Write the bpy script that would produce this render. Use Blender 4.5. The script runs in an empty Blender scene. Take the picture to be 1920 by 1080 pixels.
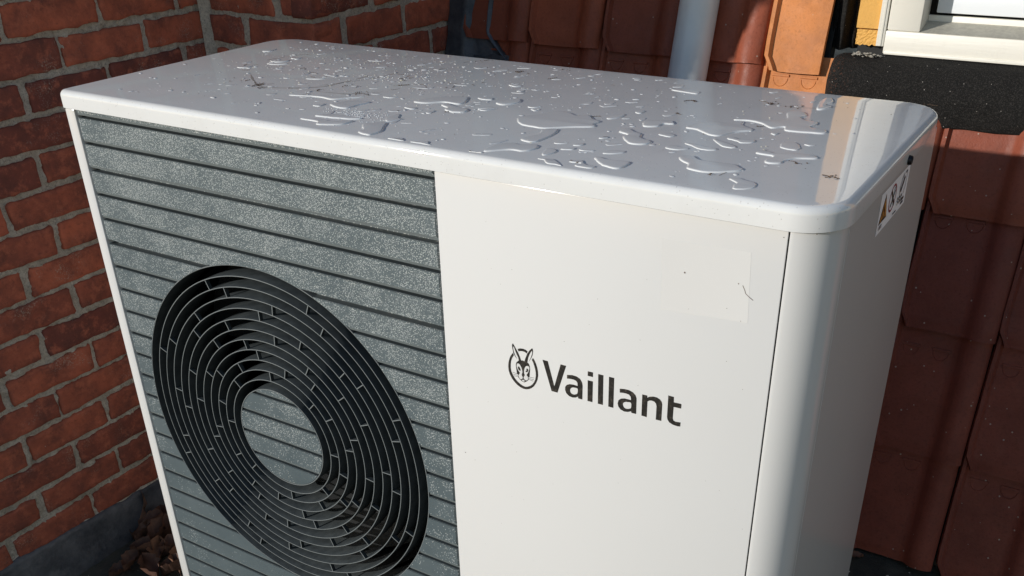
import bpy, bmesh, math, random
from math import sin, cos, pi, radians, sqrt, atan2, hypot
from mathutils import Vector, Matrix, noise
from mathutils.geometry import tessellate_polygon
random.seed(7)
S = bpy.context.scene
COL = S.collection
H = 1.065          # height of the lid top above the ground; shapes below are given relative to the lid top

# ---------------------------------------------------------------- camera
cam = bpy.data.cameras.new('camera'); camo = bpy.data.objects.new('camera', cam); COL.objects.link(camo)
camo.location = (1.29317, -0.85639, 0.29406 + H)
camo.rotation_euler = (1.0339, 0.01805, 0.54755)
cam.sensor_fit = 'HORIZONTAL'; cam.sensor_width = 36.0
cam.lens = 1822.916 / 1920 * 36
cam.shift_x = -16.53 / 1920; cam.shift_y = 236.78 / 1920
cam.clip_start = 0.02; cam.clip_end = 400
S.camera = camo

# ---------------------------------------------------------------- light
SUN_EL = radians(14.9); SUN_AZ = radians(36.5)      # light travels towards +y, turned 36.5 degrees to +x
w = bpy.data.worlds.new('World'); S.world = w; w.use_nodes = True
wn = w.node_tree; wn.nodes.clear()
sky = wn.nodes.new('ShaderNodeTexSky'); sky.sky_type = 'NISHITA'; sky.sun_disc = False
sky.sun_elevation = SUN_EL; sky.sun_rotation = pi + SUN_AZ
sky.air_density = 1.5; sky.dust_density = 0.0; sky.ozone_density = 2.2
bg = wn.nodes.new('ShaderNodeBackground'); bg.inputs[1].default_value = 0.112
wo = wn.nodes.new('ShaderNodeOutputWorld')
sky_tint = wn.nodes.new('ShaderNodeMix'); sky_tint.data_type = 'RGBA'; sky_tint.blend_type = 'MULTIPLY'; sky_tint.inputs[0].default_value = 1.0
sky_tint.inputs[7].default_value = (1.07, 0.98, 1.03, 1)      # pinkish tint put on the sky light alone, to colour the shade
wn.links.new(sky.outputs[0], sky_tint.inputs[6]); wn.links.new(sky_tint.outputs[2], bg.inputs[0]); wn.links.new(bg.outputs[0], wo.inputs[0])
sd_ = bpy.data.lights.new('sun', 'SUN'); sd_.energy = 3.05; sd_.angle = radians(0.53); sd_.color = (1.0, 0.95, 0.875)
so = bpy.data.objects.new('sun', sd_); COL.objects.link(so); so.location = (-3, -4, 4)
d = Vector((cos(SUN_EL) * sin(SUN_AZ), cos(SUN_EL) * cos(SUN_AZ), -sin(SUN_EL)))
so.rotation_euler = d.to_track_quat('-Z', 'Y').to_euler()
S.view_settings.view_transform = 'Standard'; S.view_settings.look = 'None'
S.view_settings.exposure = 0.18; S.view_settings.gamma = 1.0; S.view_settings.use_curve_mapping = False
S.render.engine = 'CYCLES'
S.cycles.max_bounces = 6

# ---------------------------------------------------------------- helpers
class MB:
    def __init__(s): s.v = []; s.f = []
    def add(s, vs, fs):
        o = len(s.v); s.v += [tuple(p) for p in vs]; s.f += [tuple(o + i for i in f) for f in fs]
    def box(s, x0, x1, y0, y1, z0, z1):
        s.add([(x, y, z) for z in (z0, z1) for y in (y0, y1) for x in (x0, x1)],
              [(0,2,3,1),(4,5,7,6),(0,1,5,4),(2,6,7,3),(0,4,6,2),(1,3,7,5)])
    def grid(s, fn, nu, nv, flip=False):
        vs = [fn(i / nu, j / nv) for j in range(nv + 1) for i in range(nu + 1)]
        fs = []
        for j in range(nv):
            for i in range(nu):
                a = j * (nu + 1) + i; q = (a, a + 1, a + nu + 2, a + nu + 1)
                fs.append(q[::-1] if flip else q)
        s.add(vs, fs)
    def loops(s, rings, cap0=False, cap1=False):
        n = len(rings[0]); vs = [p for r in rings for p in r]; fs = []
        for k in range(len(rings) - 1):
            for i in range(n):
                j = (i + 1) % n
                fs.append((k * n + i, k * n + j, (k + 1) * n + j, (k + 1) * n + i))
        if cap0: fs.append(tuple(range(n))[::-1])
        if cap1: fs.append(tuple((len(rings) - 1) * n + i for i in range(n)))
        s.add(vs, fs)

def origin_of(p):
    o = Vector((0, 0, 0))
    while p is not None: o += p.location; p = p.parent
    return o
def mesh_of(name, mb, mat, off=(0, 0, 0), smooth=False, bevel=0, bseg=2, auto=None):
    me = bpy.data.meshes.new(name)
    off = Vector(off)
    me.from_pydata([Vector(p) + Vector((0, 0, H)) - off for p in mb.v], [], mb.f)
    bm = bmesh.new(); bm.from_mesh(me)
    bmesh.ops.recalc_face_normals(bm, faces=bm.faces)
    if bevel:
        bmesh.ops.bevel(bm, geom=[e for e in bm.edges if e.is_manifold and e.calc_face_angle(0) > 0.5], offset=bevel, segments=bseg, affect='EDGES', profile=0.5, clamp_overlap=True)
    if auto is not None:
        for e in bm.edges:
            if len(e.link_faces) == 2 and e.calc_face_angle(0) > auto: e.smooth = False
        smooth = True
    bm.to_mesh(me); bm.free()
    if smooth:
        for p in me.polygons: p.use_smooth = True
    if isinstance(mat, (list, tuple)):
        for m in mat: me.materials.append(m)
    elif mat: me.materials.append(mat)
    return me
def link(name, me, parent=None, loc=(0, 0, 0)):
    o = bpy.data.objects.new(name, me); COL.objects.link(o); o.parent = parent; o.location = loc
    return o
def part(name, mb, mat, parent, **k):
    return link(name, mesh_of(name, mb, mat, origin_of(parent), **k), parent)
def tag(o, label=None, cat=None, group=None, kind=None):
    if label: o['label'] = label
    if cat: o['category'] = cat
    if group: o['group'] = group
    if kind: o['kind'] = kind
    return o
def thing(name, label, cat, loc, group=None):
    o = bpy.data.objects.new(name, None); COL.objects.link(o)
    o.location = (loc[0], loc[1], loc[2] + H); o.empty_display_size = 0.05
    return tag(o, label, cat, group)
def solo(name, mb, mat, label, cat, group=None, kind=None, **k):
    c = [sum(p[i] for p in mb.v) / len(mb.v) for i in range(2)]; zz = min(p[2] for p in mb.v)
    off = (c[0], c[1], zz + H)
    return tag(link(name, mesh_of(name, mb, mat, off, **k), None, off), label, cat, group, kind)
def nz(x, y, z=0.0): return noise.noise(Vector((x, y, z)))

# ---------------------------------------------------------------- materials
def mat(name, col=(.8,.8,.8), rough=.5, **k):
    m = bpy.data.materials.new(name); m.use_nodes = True; b = m.node_tree.nodes['Principled BSDF']
    b.inputs['Base Color'].default_value = (*col, 1); b.inputs['Roughness'].default_value = rough
    for a, v in k.items(): b.inputs[a.replace('_', ' ')].default_value = v
    return m
class NT:
    def __init__(s, m): s.m = m; s.t = m.node_tree; s.b = s.t.nodes['Principled BSDF']; s.tc = None
    def n(s, typ, **k):
        x = s.t.nodes.new(typ)
        for a, v in k.items():
            if a.startswith('i_'): x.inputs[a[2:].replace('_', ' ')].default_value = v
            else: setattr(x, a, v)
        return x
    def l(s, a, b): s.t.links.new(a, b)
    def coord(s):
        if not s.tc: s.tc = s.n('ShaderNodeTexCoord').outputs['Object']
        return s.tc
    def noise(s, scale, detail=4, rough=.6, vec=None, dist=0.0):
        x = s.n('ShaderNodeTexNoise'); x.inputs['Scale'].default_value = scale; x.inputs['Detail'].default_value = detail
        x.inputs['Roughness'].default_value = rough; x.inputs['Distortion'].default_value = dist
        s.l(vec or s.coord(), x.inputs['Vector']); return x.outputs['Fac']
    def ramp(s, f, a, b, c0=0.0, c1=1.0):
        x = s.n('ShaderNodeMapRange'); x.inputs[1].default_value = a; x.inputs[2].default_value = b
        x.inputs[3].default_value = c0; x.inputs[4].default_value = c1; s.l(f, x.inputs[0]); return x.outputs[0]
    def mix(s, f, a, b):
        x = s.n('ShaderNodeMix'); x.data_type = 'RGBA'
        s.l(f, x.inputs[0]) if hasattr(f, 'links') else setattr(x.inputs[0], 'default_value', f)
        for v, i in ((a, 6), (b, 7)):
            if hasattr(v, 'links'): s.l(v, x.inputs[i])
            else: x.inputs[i].default_value = (*v, 1)
        return x.outputs[2]
    def math(s, op, a, b=0.0):
        x = s.n('ShaderNodeMath'); x.operation = op
        for v, i in ((a, 0), (b, 1)):
            if hasattr(v, 'links'): s.l(v, x.inputs[i])
            else: x.inputs[i].default_value = v
        return x.outputs[0]
    def bump(s, h, dist, strength=1.0, prev=None):
        x = s.n('ShaderNodeBump'); x.inputs['Strength'].default_value = strength; x.inputs['Distance'].default_value = dist
        s.l(h, x.inputs['Height'])
        if prev: s.l(prev, x.inputs['Normal'])
        return x.outputs[0]
    def objrand(s): return s.n('ShaderNodeObjectInfo').outputs['Random']
    def vor(s, scale, out='Distance', rnd=1.0):
        x = s.n('ShaderNodeTexVoronoi'); x.inputs['Scale'].default_value = scale; x.inputs['Randomness'].default_value = rnd
        s.l(s.coord(), x.inputs['Vector']); return x.outputs[out]
    def col(s, c): s.l(c, s.b.inputs['Base Color'])
    def rough(s, c): s.l(c, s.b.inputs['Roughness'])
    def nrm(s, c): s.l(c, s.b.inputs['Normal'])

WHITE = (.70, .695, .685)
def painted(name, lid=False):
    m = mat(name, WHITE, .14, Specular_IOR_Level=.5); t = NT(m)
    dirt = t.ramp(t.noise(5, 5), .45, .75, 0, .03)
    c = t.mix(dirt, WHITE, (.5, .46, .40))
    if lid:
        t.b.inputs['Roughness'].default_value = .16; t.b.inputs['Specular IOR Level'].default_value = .72
        c = t.mix(t.ramp(t.noise(14, 6, .7), .48, .85, 0, .22), (.80,.80,.79), (.56, .53, .50))  # same coat as the body, lightened in colour to brighten the top
        # dried specks of dust
        v = t.vor(420, 'Distance'); vc = t.vor(420, 'Color')
        sep = t.n('ShaderNodeSeparateColor'); t.l(vc, sep.inputs[0])
        spot = t.math('MULTIPLY', t.math('LESS_THAN', v, .26), t.math('GREATER_THAN', sep.outputs[0], t.ramp(t.noise(7, 3), .35, .65, .99, .88)))
        c = t.mix(t.math('MULTIPLY', spot, .35), c, (.32, .29, .26))
        r = t.ramp(t.noise(22, 6, .7), .35, .75, .02, .07); t.rough(r)
        t.nrm(t.bump(spot, .0003, .5))
    else:
        t.nrm(t.bump(t.noise(500, 2), .00005, .35))
    t.col(c); return m
M_body = painted('white_powder_coat'); M_lid = painted('white_lid_lightened', True)
M_water = mat('water_film', (.81, .81, .80), .02, Specular_IOR_Level=.66)
M_print = mat('black_print', (.022, .020, .018), .4)
t = NT(M_print); t.col(t.mix(t.ramp(t.noise(260, 4), .5, .72, 0, 1), (.020,.018,.016), (.075,.062,.05)))
M_tape = mat('tape_residue', (.702,.694,.681), .18)

def slat_mat():
    m = mat('frosted_grey_slats', (.12,.14,.145), .35, Metallic=.15); t = NT(m)
    sep = t.n('ShaderNodeSeparateXYZ'); t.l(t.coord(), sep.inputs[0])
    z = sep.outputs[2]                                     # height above ground of the unit
    hz = t.ramp(z, .25, 1.03, -.30, .16)
    patch = t.noise(9, 4, .65)
    fine = t.noise(38, 3, .6)
    dens = t.math('ADD', t.math('ADD', t.math('MULTIPLY', patch, 1.1), t.math('MULTIPLY', fine, .28)), hz)
    dens = t.ramp(dens, .50, .90, 0, 1)
    v = t.vor(640, 'Distance'); vc = t.vor(640, 'Color'); s3 = t.n('ShaderNodeSeparateColor'); t.l(vc, s3.inputs[0])
    dot = t.math('MULTIPLY', t.math('LESS_THAN', v, .40), t.math('LESS_THAN', s3.outputs[0], t.math('ADD', t.math('MULTIPLY', dens, .85), .015)))
    v2 = t.vor(1500, 'Distance'); vc2 = t.vor(1500, 'Color'); s4 = t.n('ShaderNodeSeparateColor'); t.l(vc2, s4.inputs[0])
    dot2 = t.math('MULTIPLY', t.math('LESS_THAN', v2, .45), t.math('LESS_THAN', s4.outputs[0], t.math('MULTIPLY', dens, .55)))
    base = t.mix(t.ramp(t.noise(16, 4), .3, .7, 0, 1), (.092,.120,.132), (.118,.148,.160))
    base = t.mix(t.math('MULTIPLY', dens, .25), base, (.22,.26,.275))
    c = t.mix(t.math('MULTIPLY', dot2, .40), base, (.42,.46,.44))
    c = t.mix(t.math('MULTIPLY', dot, t.math('ADD', t.math('MULTIPLY', s3.outputs[1], .8), .25)), c, (.90,.93,.90))  # frost and dew grains, their glints put into the near-white colour
    t.col(c); t.rough(t.math('SUBTRACT', .42, t.math('MULTIPLY', dot, .25)))
    h = t.math('ADD', t.math('MULTIPLY', dot, .6), t.math('MULTIPLY', dot2, .3))
    t.nrm(t.bump(h, .0006, .8, t.bump(t.noise(900, 2), .0001, .5)))
    return m
M_slat = slat_mat()
M_ring = mat('black_green_plastic', (.050,.060,.063), .45, Specular_IOR_Level=.22)  # band colour kept dark to hold the shade between the rings
t = NT(M_ring); t.col(t.mix(t.ramp(t.noise(60, 4), .35, .75, 0, 1), (.034,.040,.043), (.060,.069,.072))); t.nrm(t.bump(t.noise(700, 2), .0001, .4))
M_edge = mat('lit_ring_edge', (.17,.188,.192), .5)  # same plastic as the bands, paler: light on the front edges put into colour
M_dark = mat('dark_cavity', (.008,.009,.010), .7)
M_fan = mat('fan_plastic', (.02,.022,.024), .5)

def brick_mat():
    m = mat('red_brick', (.4,.12,.07), .85); t = NT(m)
    r = t.objrand()
    ad = t.n('ShaderNodeVectorMath'); ad.operation = 'ADD'; cx = t.n('ShaderNodeCombineXYZ')
    t.l(t.math('MULTIPLY', r, 37.0), cx.inputs[0]); t.l(t.math('MULTIPLY', r, 11.0), cx.inputs[2])
    t.l(t.coord(), ad.inputs[0]); t.l(cx.outputs[0], ad.inputs[1]); t.tc = ad.outputs[0]
    base = t.mix(t.ramp(r, 0, 1), (.50,.135,.072), (.17,.048,.036))
    big = t.ramp(t.noise(16, 5, .65), .40, .68, 0, 1)
    c = t.mix(t.math('MULTIPLY', big, .85), base, (.100,.038,.032))
    c = t.mix(t.math('MULTIPLY', t.ramp(t.noise(34, 6, .75), .50, .64, 0, 1), .6), c, (.50,.150,.085))
    c = t.mix(t.math('MULTIPLY', t.ramp(t.noise(120, 5, .7), .55, .72, 0, 1), .55), c, (.09,.035,.03))
    lime = t.math('MULTIPLY', t.ramp(t.noise(11, 2), .56, .68, 0, 1), t.ramp(t.noise(300, 3, .8), .54, .62, 0, 1))
    c = t.mix(t.math('MULTIPLY', lime, .75), c, (.42,.36,.30))
    t.col(c)
    n1 = t.bump(t.noise(45, 6, .7), .004, .75); n2 = t.bump(t.noise(420, 4, .7), .0008, .8, n1); t.nrm(n2)
    return m
M_brick = brick_mat()
def mortar_mat():
    m = mat('lime_mortar', (.36,.33,.29), .95); t = NT(m)
    c = t.mix(t.ramp(t.noise(30, 5, .7), .35, .7, 0, 1), (.46,.425,.36), (.68,.64,.56))
    sand = t.ramp(t.noise(210, 5, .9), .50, .60, 0, 1)
    c = t.mix(t.math('MULTIPLY', sand, .75), c, (.20,.19,.17))
    grit = t.ramp(t.noise(170, 4, .85), .58, .66, 0, 1); c = t.mix(t.math('MULTIPLY', grit, .7), c, (.78,.76,.70))
    t.col(c); t.nrm(t.bump(t.noise(170, 5, .85), .005, 1.0, t.bump(t.noise(40, 4), .004, .6)))
    return m
M_mortar = mortar_mat()
def tile_mat(name, a, b, spk=.5, gloss=.45):
    m = mat(name, a, gloss, Specular_IOR_Level=.22); t = NT(m)
    r = t.objrand()
    ad = t.n('ShaderNodeVectorMath'); ad.operation = 'ADD'; cx = t.n('ShaderNodeCombineXYZ')
    t.l(t.math('MULTIPLY', r, 29.0), cx.inputs[1]); t.l(t.coord(), ad.inputs[0]); t.l(cx.outputs[0], ad.inputs[1]); t.tc = ad.outputs[0]
    c = t.mix(r, a, b)
    c = t.mix(t.ramp(t.noise(11, 5, .65), .42, .72, 0, .55), c, tuple(x * .45 for x in a))
    c = t.mix(t.ramp(t.noise(6, 4, .6), .55, .75, 0, .35), c, (a[0] * .35, a[0] * .22, a[0] * .2))
    c = t.mix(t.math('MULTIPLY', t.ramp(t.noise(180, 5, .75), .52, .68, 0, 1), .45), c, tuple(x * .5 for x in b))
    v = t.vor(95, 'Distance'); vc = t.vor(95, 'Color'); s3 = t.n('ShaderNodeSeparateColor'); t.l(vc, s3.inputs[0])
    sp = t.math('MULTIPLY', t.math('LESS_THAN', v, .16), t.math('GREATER_THAN', s3.outputs[0], .90))
    c = t.mix(t.math('MULTIPLY', sp, spk), c, (.55,.50,.42))
    t.col(c); t.rough(t.ramp(t.noise(50, 4), .3, .7, gloss - .1, gloss + .15))
    t.nrm(t.bump(t.noise(240, 5, .7), .0008, .7, t.bump(t.noise(24, 4), .003, .5)))
    return m
M_tile = tile_mat('engobed_clay_tile', (.38,.100,.050), (.24,.066,.040))
M_tile_new = tile_mat('new_orange_clay_tile', (.70,.27,.095), (.70,.27,.095), .15, .6)
M_tile_shade = tile_mat('shade_dark_clay_tile', (.26,.070,.046), (.17,.050,.038), .6, .5)  # same clay as the upper rows, colour darkened for the shade low down
M_lead = mat('weathered_lead', (.075,.088,.115), .5, Metallic=.25)
t = NT(M_lead); t.col(t.mix(t.ramp(t.noise(18, 5, .7), .35, .7, 0, 1), (.045,.052,.066), (.125,.135,.152)))
t.nrm(t.bump(t.noise(30, 5), .004, .8, t.bump(t.noise(300, 3), .0006, .5)))
def felt_mat():
    m = mat('bitumen_felt', (.02,.019,.018), .85, Specular_IOR_Level=.25); t = NT(m)
    c = t.mix(t.ramp(t.noise(420, 3, .85), .50, .66, 0, .9), (.010,.0095,.009), (.060,.055,.050))
    v = t.vor(150, 'Distance'); vc = t.vor(150, 'Color'); s3 = t.n('ShaderNodeSeparateColor'); t.l(vc, s3.inputs[0])
    sp = t.math('MULTIPLY', t.math('LESS_THAN', v, .12), t.math('GREATER_THAN', s3.outputs[0], .86))
    c = t.mix(sp, c, (.45,.42,.38))
    sep = t.n('ShaderNodeSeparateXYZ'); t.l(t.coord(), sep.inputs[0])
    rust = t.math('MULTIPLY', t.ramp(sep.outputs[0], -.635, -.585, 1, 0), t.ramp(t.noise(240, 5, .85), .58, .66, 0, 1))
    c = t.mix(t.math('MULTIPLY', rust, .8), c, (.42,.15,.07))
    t.col(c); t.nrm(t.bump(t.noise(430, 3, .85), .0024, 1.0, t.bump(t.noise(18, 4), .006, .6)))
    return m
M_felt = felt_mat()
M_yellow = mat('yellow_masonry_paint', (.78,.42,.095), .7)
t = NT(M_yellow); t.col(t.mix(t.ramp(t.noise(90, 5, .8), .60, .70, 0, .5), (.80,.43,.10), (.42,.24,.09))); t.nrm(t.bump(t.noise(160, 5, .7), .002, .7))
M_wood = mat('white_window_paint', (.82,.79,.70), .42)
t = NT(M_wood)
mp = t.n('ShaderNodeMapping'); mp.inputs['Scale'].default_value = (1, 6, 14); t.l(t.coord(), mp.inputs[0])
t.nrm(t.bump(t.noise(18, 4, .6, mp.outputs[0]), .0008, .5)); t.col(t.mix(t.ramp(t.noise(30, 6, .8), .55, .8, 0, .3), (.83,.80,.715), (.55,.52,.45)))
M_sill = mat('grey_weathered_sill', (.50,.47,.40), .6)
t = NT(M_sill); t.col(t.mix(t.ramp(t.noise(60, 6, .8), .4, .7, 0, 1), (.55,.52,.43), (.38,.355,.30))); t.nrm(t.bump(t.noise(220, 5), .001, .6))
M_sash = mat('white_sash_paint', (.80,.83,.86), .35); t = NT(M_sash); t.nrm(t.bump(t.noise(40, 4), .0006, .5))
M_glass = mat('window_glass', (.02,.025,.03), .03, Specular_IOR_Level=.6)
M_seal = mat('black_seal', (.01,.01,.01), .6)
M_pipe = mat('grey_white_pvc_pipe', (.56,.60,.62), .33); t = NT(M_pipe); t.col(t.mix(t.ramp(t.noise(7, 4), .35, .7, 0, 1), (.78,.81,.82), (.68,.71,.72)))
def ground_mat():
    m = mat('dark_gravelly_ground', (.04,.042,.035), .95); t = NT(m)
    c = t.mix(t.ramp(t.noise(9, 6, .7), .35, .65, 0, 1), (.035,.036,.030), (.085,.085,.068))
    c = t.mix(t.math('MULTIPLY', t.ramp(t.noise(320, 4, .8), .58, .7, 0, 1), .6), c, (.18,.175,.15))
    t.col(c); t.nrm(t.bump(t.noise(150, 6, .8), .006, .8)); return m
M_ground = ground_mat()
def leafm(name, c1, c2):
    m = mat(name, c1, .7); t = NT(m); t.col(t.mix(t.ramp(t.noise(45, 4), .35, .7, 0, 1), c1, c2)); t.nrm(t.bump(t.noise(90, 4), .002, .8)); return m
M_leaf = [leafm('dry_leaf_brown', (.12,.055,.036), (.07,.034,.024)), leafm('dry_leaf_tan', (.22,.11,.065), (.13,.065,.04)), leafm('dry_leaf_dark', (.07,.035,.025), (.12,.055,.035))]
M_crumb = mat('white_crumb', (.72,.68,.56), .8); M_dirt = mat('brown_dirt', (.10,.06,.035), .9); M_grit = mat('pale_grit', (.55,.54,.5), .8)
M_label = mat('label_white', (.93,.90,.93), .8, Specular_IOR_Level=.1); M_orange = mat('warning_orange', (.62,.27,.05), .45); M_red = mat('prohibition_red', (.30,.02,.04), .45)
M_screw = mat('dark_screw', (.03,.03,.035), .35, Metallic=.8)

# ================================================================ geometry data measured on the place
RING = [[(0.75323,-0.22126),(0.75698,-0.21968),(0.76104,-0.21919),(0.76438,-0.21977),(0.7669,-0.22126),(0.76578,-0.22425),(0.76298,-0.22289),(0.75962,-0.2227),(0.75657,-0.22334),(0.75451,-0.22437)],[(0.77396,-0.22786),(0.77626,-0.23064),(0.77822,-0.23467),(0.77984,-0.23945),(0.78079,-0.24442),(0.78093,-0.24963),(0.78,-0.25516),(0.77792,-0.26036),(0.77515,-0.26511),(0.7717,-0.26874),(0.76825,-0.27103),(0.76412,-0.27251),(0.75998,-0.27278),(0.75586,-0.27175),(0.75176,-0.26984),(0.74768,-0.26657),(0.7443,-0.26277),(0.74165,-0.25812),(0.74006,-0.25319),(0.73965,-0.24797),(0.74016,-0.24254),(0.7414,-0.23761),(0.74339,-0.23284),(0.7466,-0.22811),(0.74789,-0.23104),(0.74538,-0.23528),(0.74389,-0.2396),(0.74321,-0.2444),(0.74315,-0.24905),(0.74386,-0.25352),(0.74583,-0.25767),(0.74849,-0.26165),(0.75188,-0.26476),(0.75596,-0.26735),(0.75937,-0.26877),(0.7628,-0.26931),(0.76625,-0.26823),(0.76969,-0.26628),(0.7728,-0.26342),(0.77522,-0.25976),(0.77697,-0.25531),(0.7777,-0.2505),(0.77762,-0.24592),(0.7768,-0.24155),(0.77551,-0.23732),(0.77422,-0.23375),(0.77258,-0.23093)]]
HEAD = [[(0.74623,-0.21609),(0.74726,-0.21597),(0.74922,-0.21871),(0.75151,-0.22234),(0.75412,-0.22654),(0.75607,-0.2306),(0.75787,-0.23536),(0.76005,-0.2348),(0.76241,-0.23536),(0.76364,-0.23127),(0.76666,-0.22371),(0.76975,-0.21908),(0.7728,-0.21575),(0.77399,-0.2161),(0.77441,-0.21951),(0.77368,-0.22419),(0.7716,-0.22924),(0.76816,-0.23467),(0.77094,-0.22876),(0.77289,-0.2231),(0.77321,-0.21994),(0.77242,-0.21905),(0.76967,-0.22392),(0.76757,-0.22962),(0.76646,-0.23576),(0.76846,-0.2372),(0.76956,-0.24018),(0.77004,-0.24398),(0.76941,-0.24941),(0.7692,-0.25409),(0.76749,-0.25488),(0.76777,-0.25846),(0.765,-0.26154),(0.76153,-0.26382),(0.7588,-0.26322),(0.75608,-0.26161),(0.75305,-0.25875),(0.75414,-0.25613),(0.75157,-0.25414),(0.75118,-0.25026),(0.7506,-0.24578),(0.75034,-0.24255),(0.75144,-0.2393),(0.75459,-0.2362),(0.75366,-0.23186),(0.75215,-0.22964),(0.75009,-0.22496),(0.7485,-0.2205),(0.74751,-0.21913),(0.7471,-0.22182),(0.74801,-0.22613),(0.74994,-0.23085),(0.75244,-0.23479),(0.74957,-0.23225),(0.74728,-0.22827),(0.74606,-0.22272),(0.7457,-0.21828)],[(0.75208,-0.24144),(0.75347,-0.24042),(0.75551,-0.24088),(0.75749,-0.24365),(0.75879,-0.24694),(0.75939,-0.25074),(0.75829,-0.25435),(0.75961,-0.25699),(0.75922,-0.2591),(0.75713,-0.26066),(0.7551,-0.25954),(0.75412,-0.25713),(0.75487,-0.25427),(0.75594,-0.25232),(0.7536,-0.24962),(0.75216,-0.24669),(0.75154,-0.24388)],[(0.76329,-0.2428),(0.76536,-0.24075),(0.76806,-0.24057),(0.76904,-0.24293),(0.76831,-0.24641),(0.76655,-0.25017),(0.76515,-0.25286),(0.76648,-0.25449),(0.76712,-0.25664),(0.76641,-0.25883),(0.76433,-0.26039),(0.7623,-0.2596),(0.76096,-0.25796),(0.76169,-0.25544),(0.76275,-0.2535),(0.76177,-0.25144),(0.76184,-0.24745)],[(0.75849,-0.26163),(0.76023,-0.26049),(0.76226,-0.26128),(0.76155,-0.26267),(0.75984,-0.26274)]]
PUPIL = [[(0.75336,-0.24506),(0.75475,-0.24417),(0.75608,-0.24567),(0.75718,-0.24868),(0.75566,-0.24941),(0.75365,-0.24763)],[(0.76495,-0.24466),(0.76666,-0.24388),(0.76764,-0.24593),(0.76624,-0.2486),(0.7642,-0.24881),(0.76388,-0.24758),(0.76526,-0.24655)]]
WHISK = [[(0.74567,-0.25383),(0.75323,-0.25469),(0.75304,-0.25517),(0.74548,-0.25431)],[(0.74627,-0.25633),(0.75386,-0.25631),(0.75372,-0.2568),(0.74613,-0.25682)],[(0.74723,-0.25841),(0.75415,-0.25776),(0.75405,-0.25825),(0.74713,-0.25889)],[(0.7672,-0.25473),(0.77568,-0.25391),(0.77559,-0.25439),(0.76711,-0.25521)],[(0.76787,-0.25641),(0.77499,-0.25629),(0.77486,-0.25677),(0.76774,-0.2569)],[(0.76821,-0.25779),(0.77431,-0.25847),(0.77413,-0.25895),(0.76803,-0.25827)]]
LETTERS = [[[(0.78693,-0.22687),(0.79398,-0.22699),(0.80268,-0.25782),(0.81095,-0.22676),(0.81825,-0.22678),(0.80692,-0.2651),(0.79895,-0.26513)]],[[(0.81943,-0.23819),(0.82619,-0.23664),(0.83196,-0.2369),(0.83647,-0.23889),(0.83908,-0.24268),(0.83991,-0.24696),(0.83976,-0.26508),(0.8344,-0.26509),(0.83411,-0.26274),(0.83103,-0.26493),(0.82714,-0.26602),(0.82257,-0.26547),(0.81862,-0.26262),(0.81696,-0.25849),(0.81713,-0.25451),(0.8192,-0.25133),(0.82308,-0.2493),(0.8276,-0.24871),(0.8334,-0.24887),(0.83303,-0.24496),(0.8314,-0.24283),(0.82818,-0.24209),(0.82431,-0.24217),(0.81946,-0.24302)],[(0.83345,-0.25262),(0.82958,-0.25226),(0.82635,-0.25295),(0.82411,-0.2552),(0.82368,-0.25793),(0.82513,-0.2608),(0.82839,-0.26153),(0.8313,-0.26039),(0.83321,-0.25855)]],[[(0.84622,-0.23787),(0.85288,-0.23768),(0.85286,-0.26487),(0.84647,-0.26504)]],[[(0.85936,-0.2264),(0.86591,-0.22631),(0.86624,-0.26462),(0.85978,-0.26483)]],[[(0.87284,-0.22626),(0.87938,-0.22615),(0.87955,-0.26464),(0.87309,-0.26479)]],[[(0.8866,-0.23773),(0.89273,-0.23659),(0.89807,-0.23643),(0.90279,-0.23788),(0.90624,-0.24072),(0.90761,-0.24449),(0.90801,-0.26435),(0.90231,-0.26461),(0.90156,-0.26271),(0.89793,-0.26469),(0.89323,-0.2655),(0.88842,-0.26406),(0.88558,-0.26097),(0.88463,-0.25735),(0.88561,-0.25283),(0.88855,-0.24989),(0.89321,-0.24843),(0.90092,-0.24834),(0.90042,-0.24444),(0.89832,-0.24225),(0.89496,-0.2418),(0.89161,-0.2419),(0.88679,-0.24269)],[(0.90109,-0.25207),(0.89673,-0.25212),(0.8934,-0.25307),(0.89134,-0.25543),(0.89173,-0.25849),(0.89371,-0.26074),(0.8971,-0.26082),(0.89974,-0.2597),(0.90136,-0.25818)]],[[(0.91416,-0.23736),(0.92021,-0.23712),(0.92035,-0.23973),(0.92318,-0.23763),(0.92737,-0.23634),(0.93161,-0.23627),(0.9354,-0.23771),(0.93766,-0.24015),(0.93848,-0.24328),(0.9386,-0.26427),(0.93192,-0.26454),(0.93184,-0.24746),(0.93101,-0.2443),(0.92878,-0.24241),(0.92556,-0.24203),(0.92292,-0.24278),(0.92087,-0.24449),(0.92097,-0.26463),(0.91444,-0.26443)]],[[(0.94479,-0.23005),(0.95141,-0.23012),(0.9517,-0.2367),(0.95987,-0.23631),(0.96069,-0.2369),(0.96054,-0.24207),(0.95188,-0.24251),(0.9518,-0.25691),(0.95286,-0.25943),(0.95528,-0.26013),(0.96126,-0.25947),(0.9611,-0.26464),(0.95774,-0.26537),(0.95245,-0.26498),(0.94811,-0.26342),(0.9458,-0.2604),(0.94496,-0.25723)]]]
IDOT = [(0.84614,-0.22637),(0.85283,-0.22619),(0.85276,-0.23219),(0.84611,-0.2323)]
TAPE = [(0.92644,-0.05461),(1.01933,-0.05187),(1.0234,-0.12562),(0.92992,-0.13142)]
STICK = [(0.17723,-0.03392),(0.30615,-0.0344),(0.30992,-0.08085),(0.17785,-0.08006)]
TRI = [(0.19979,-0.0387),(0.21682,-0.06891),(0.18216,-0.06914)]
PRO = [(0.23961,-0.03819),(0.23205,-0.06932),(0.22086,-0.0513),(0.25005,-0.04729)]
SCREW = [(0.26708,-0.02069)]
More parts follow.
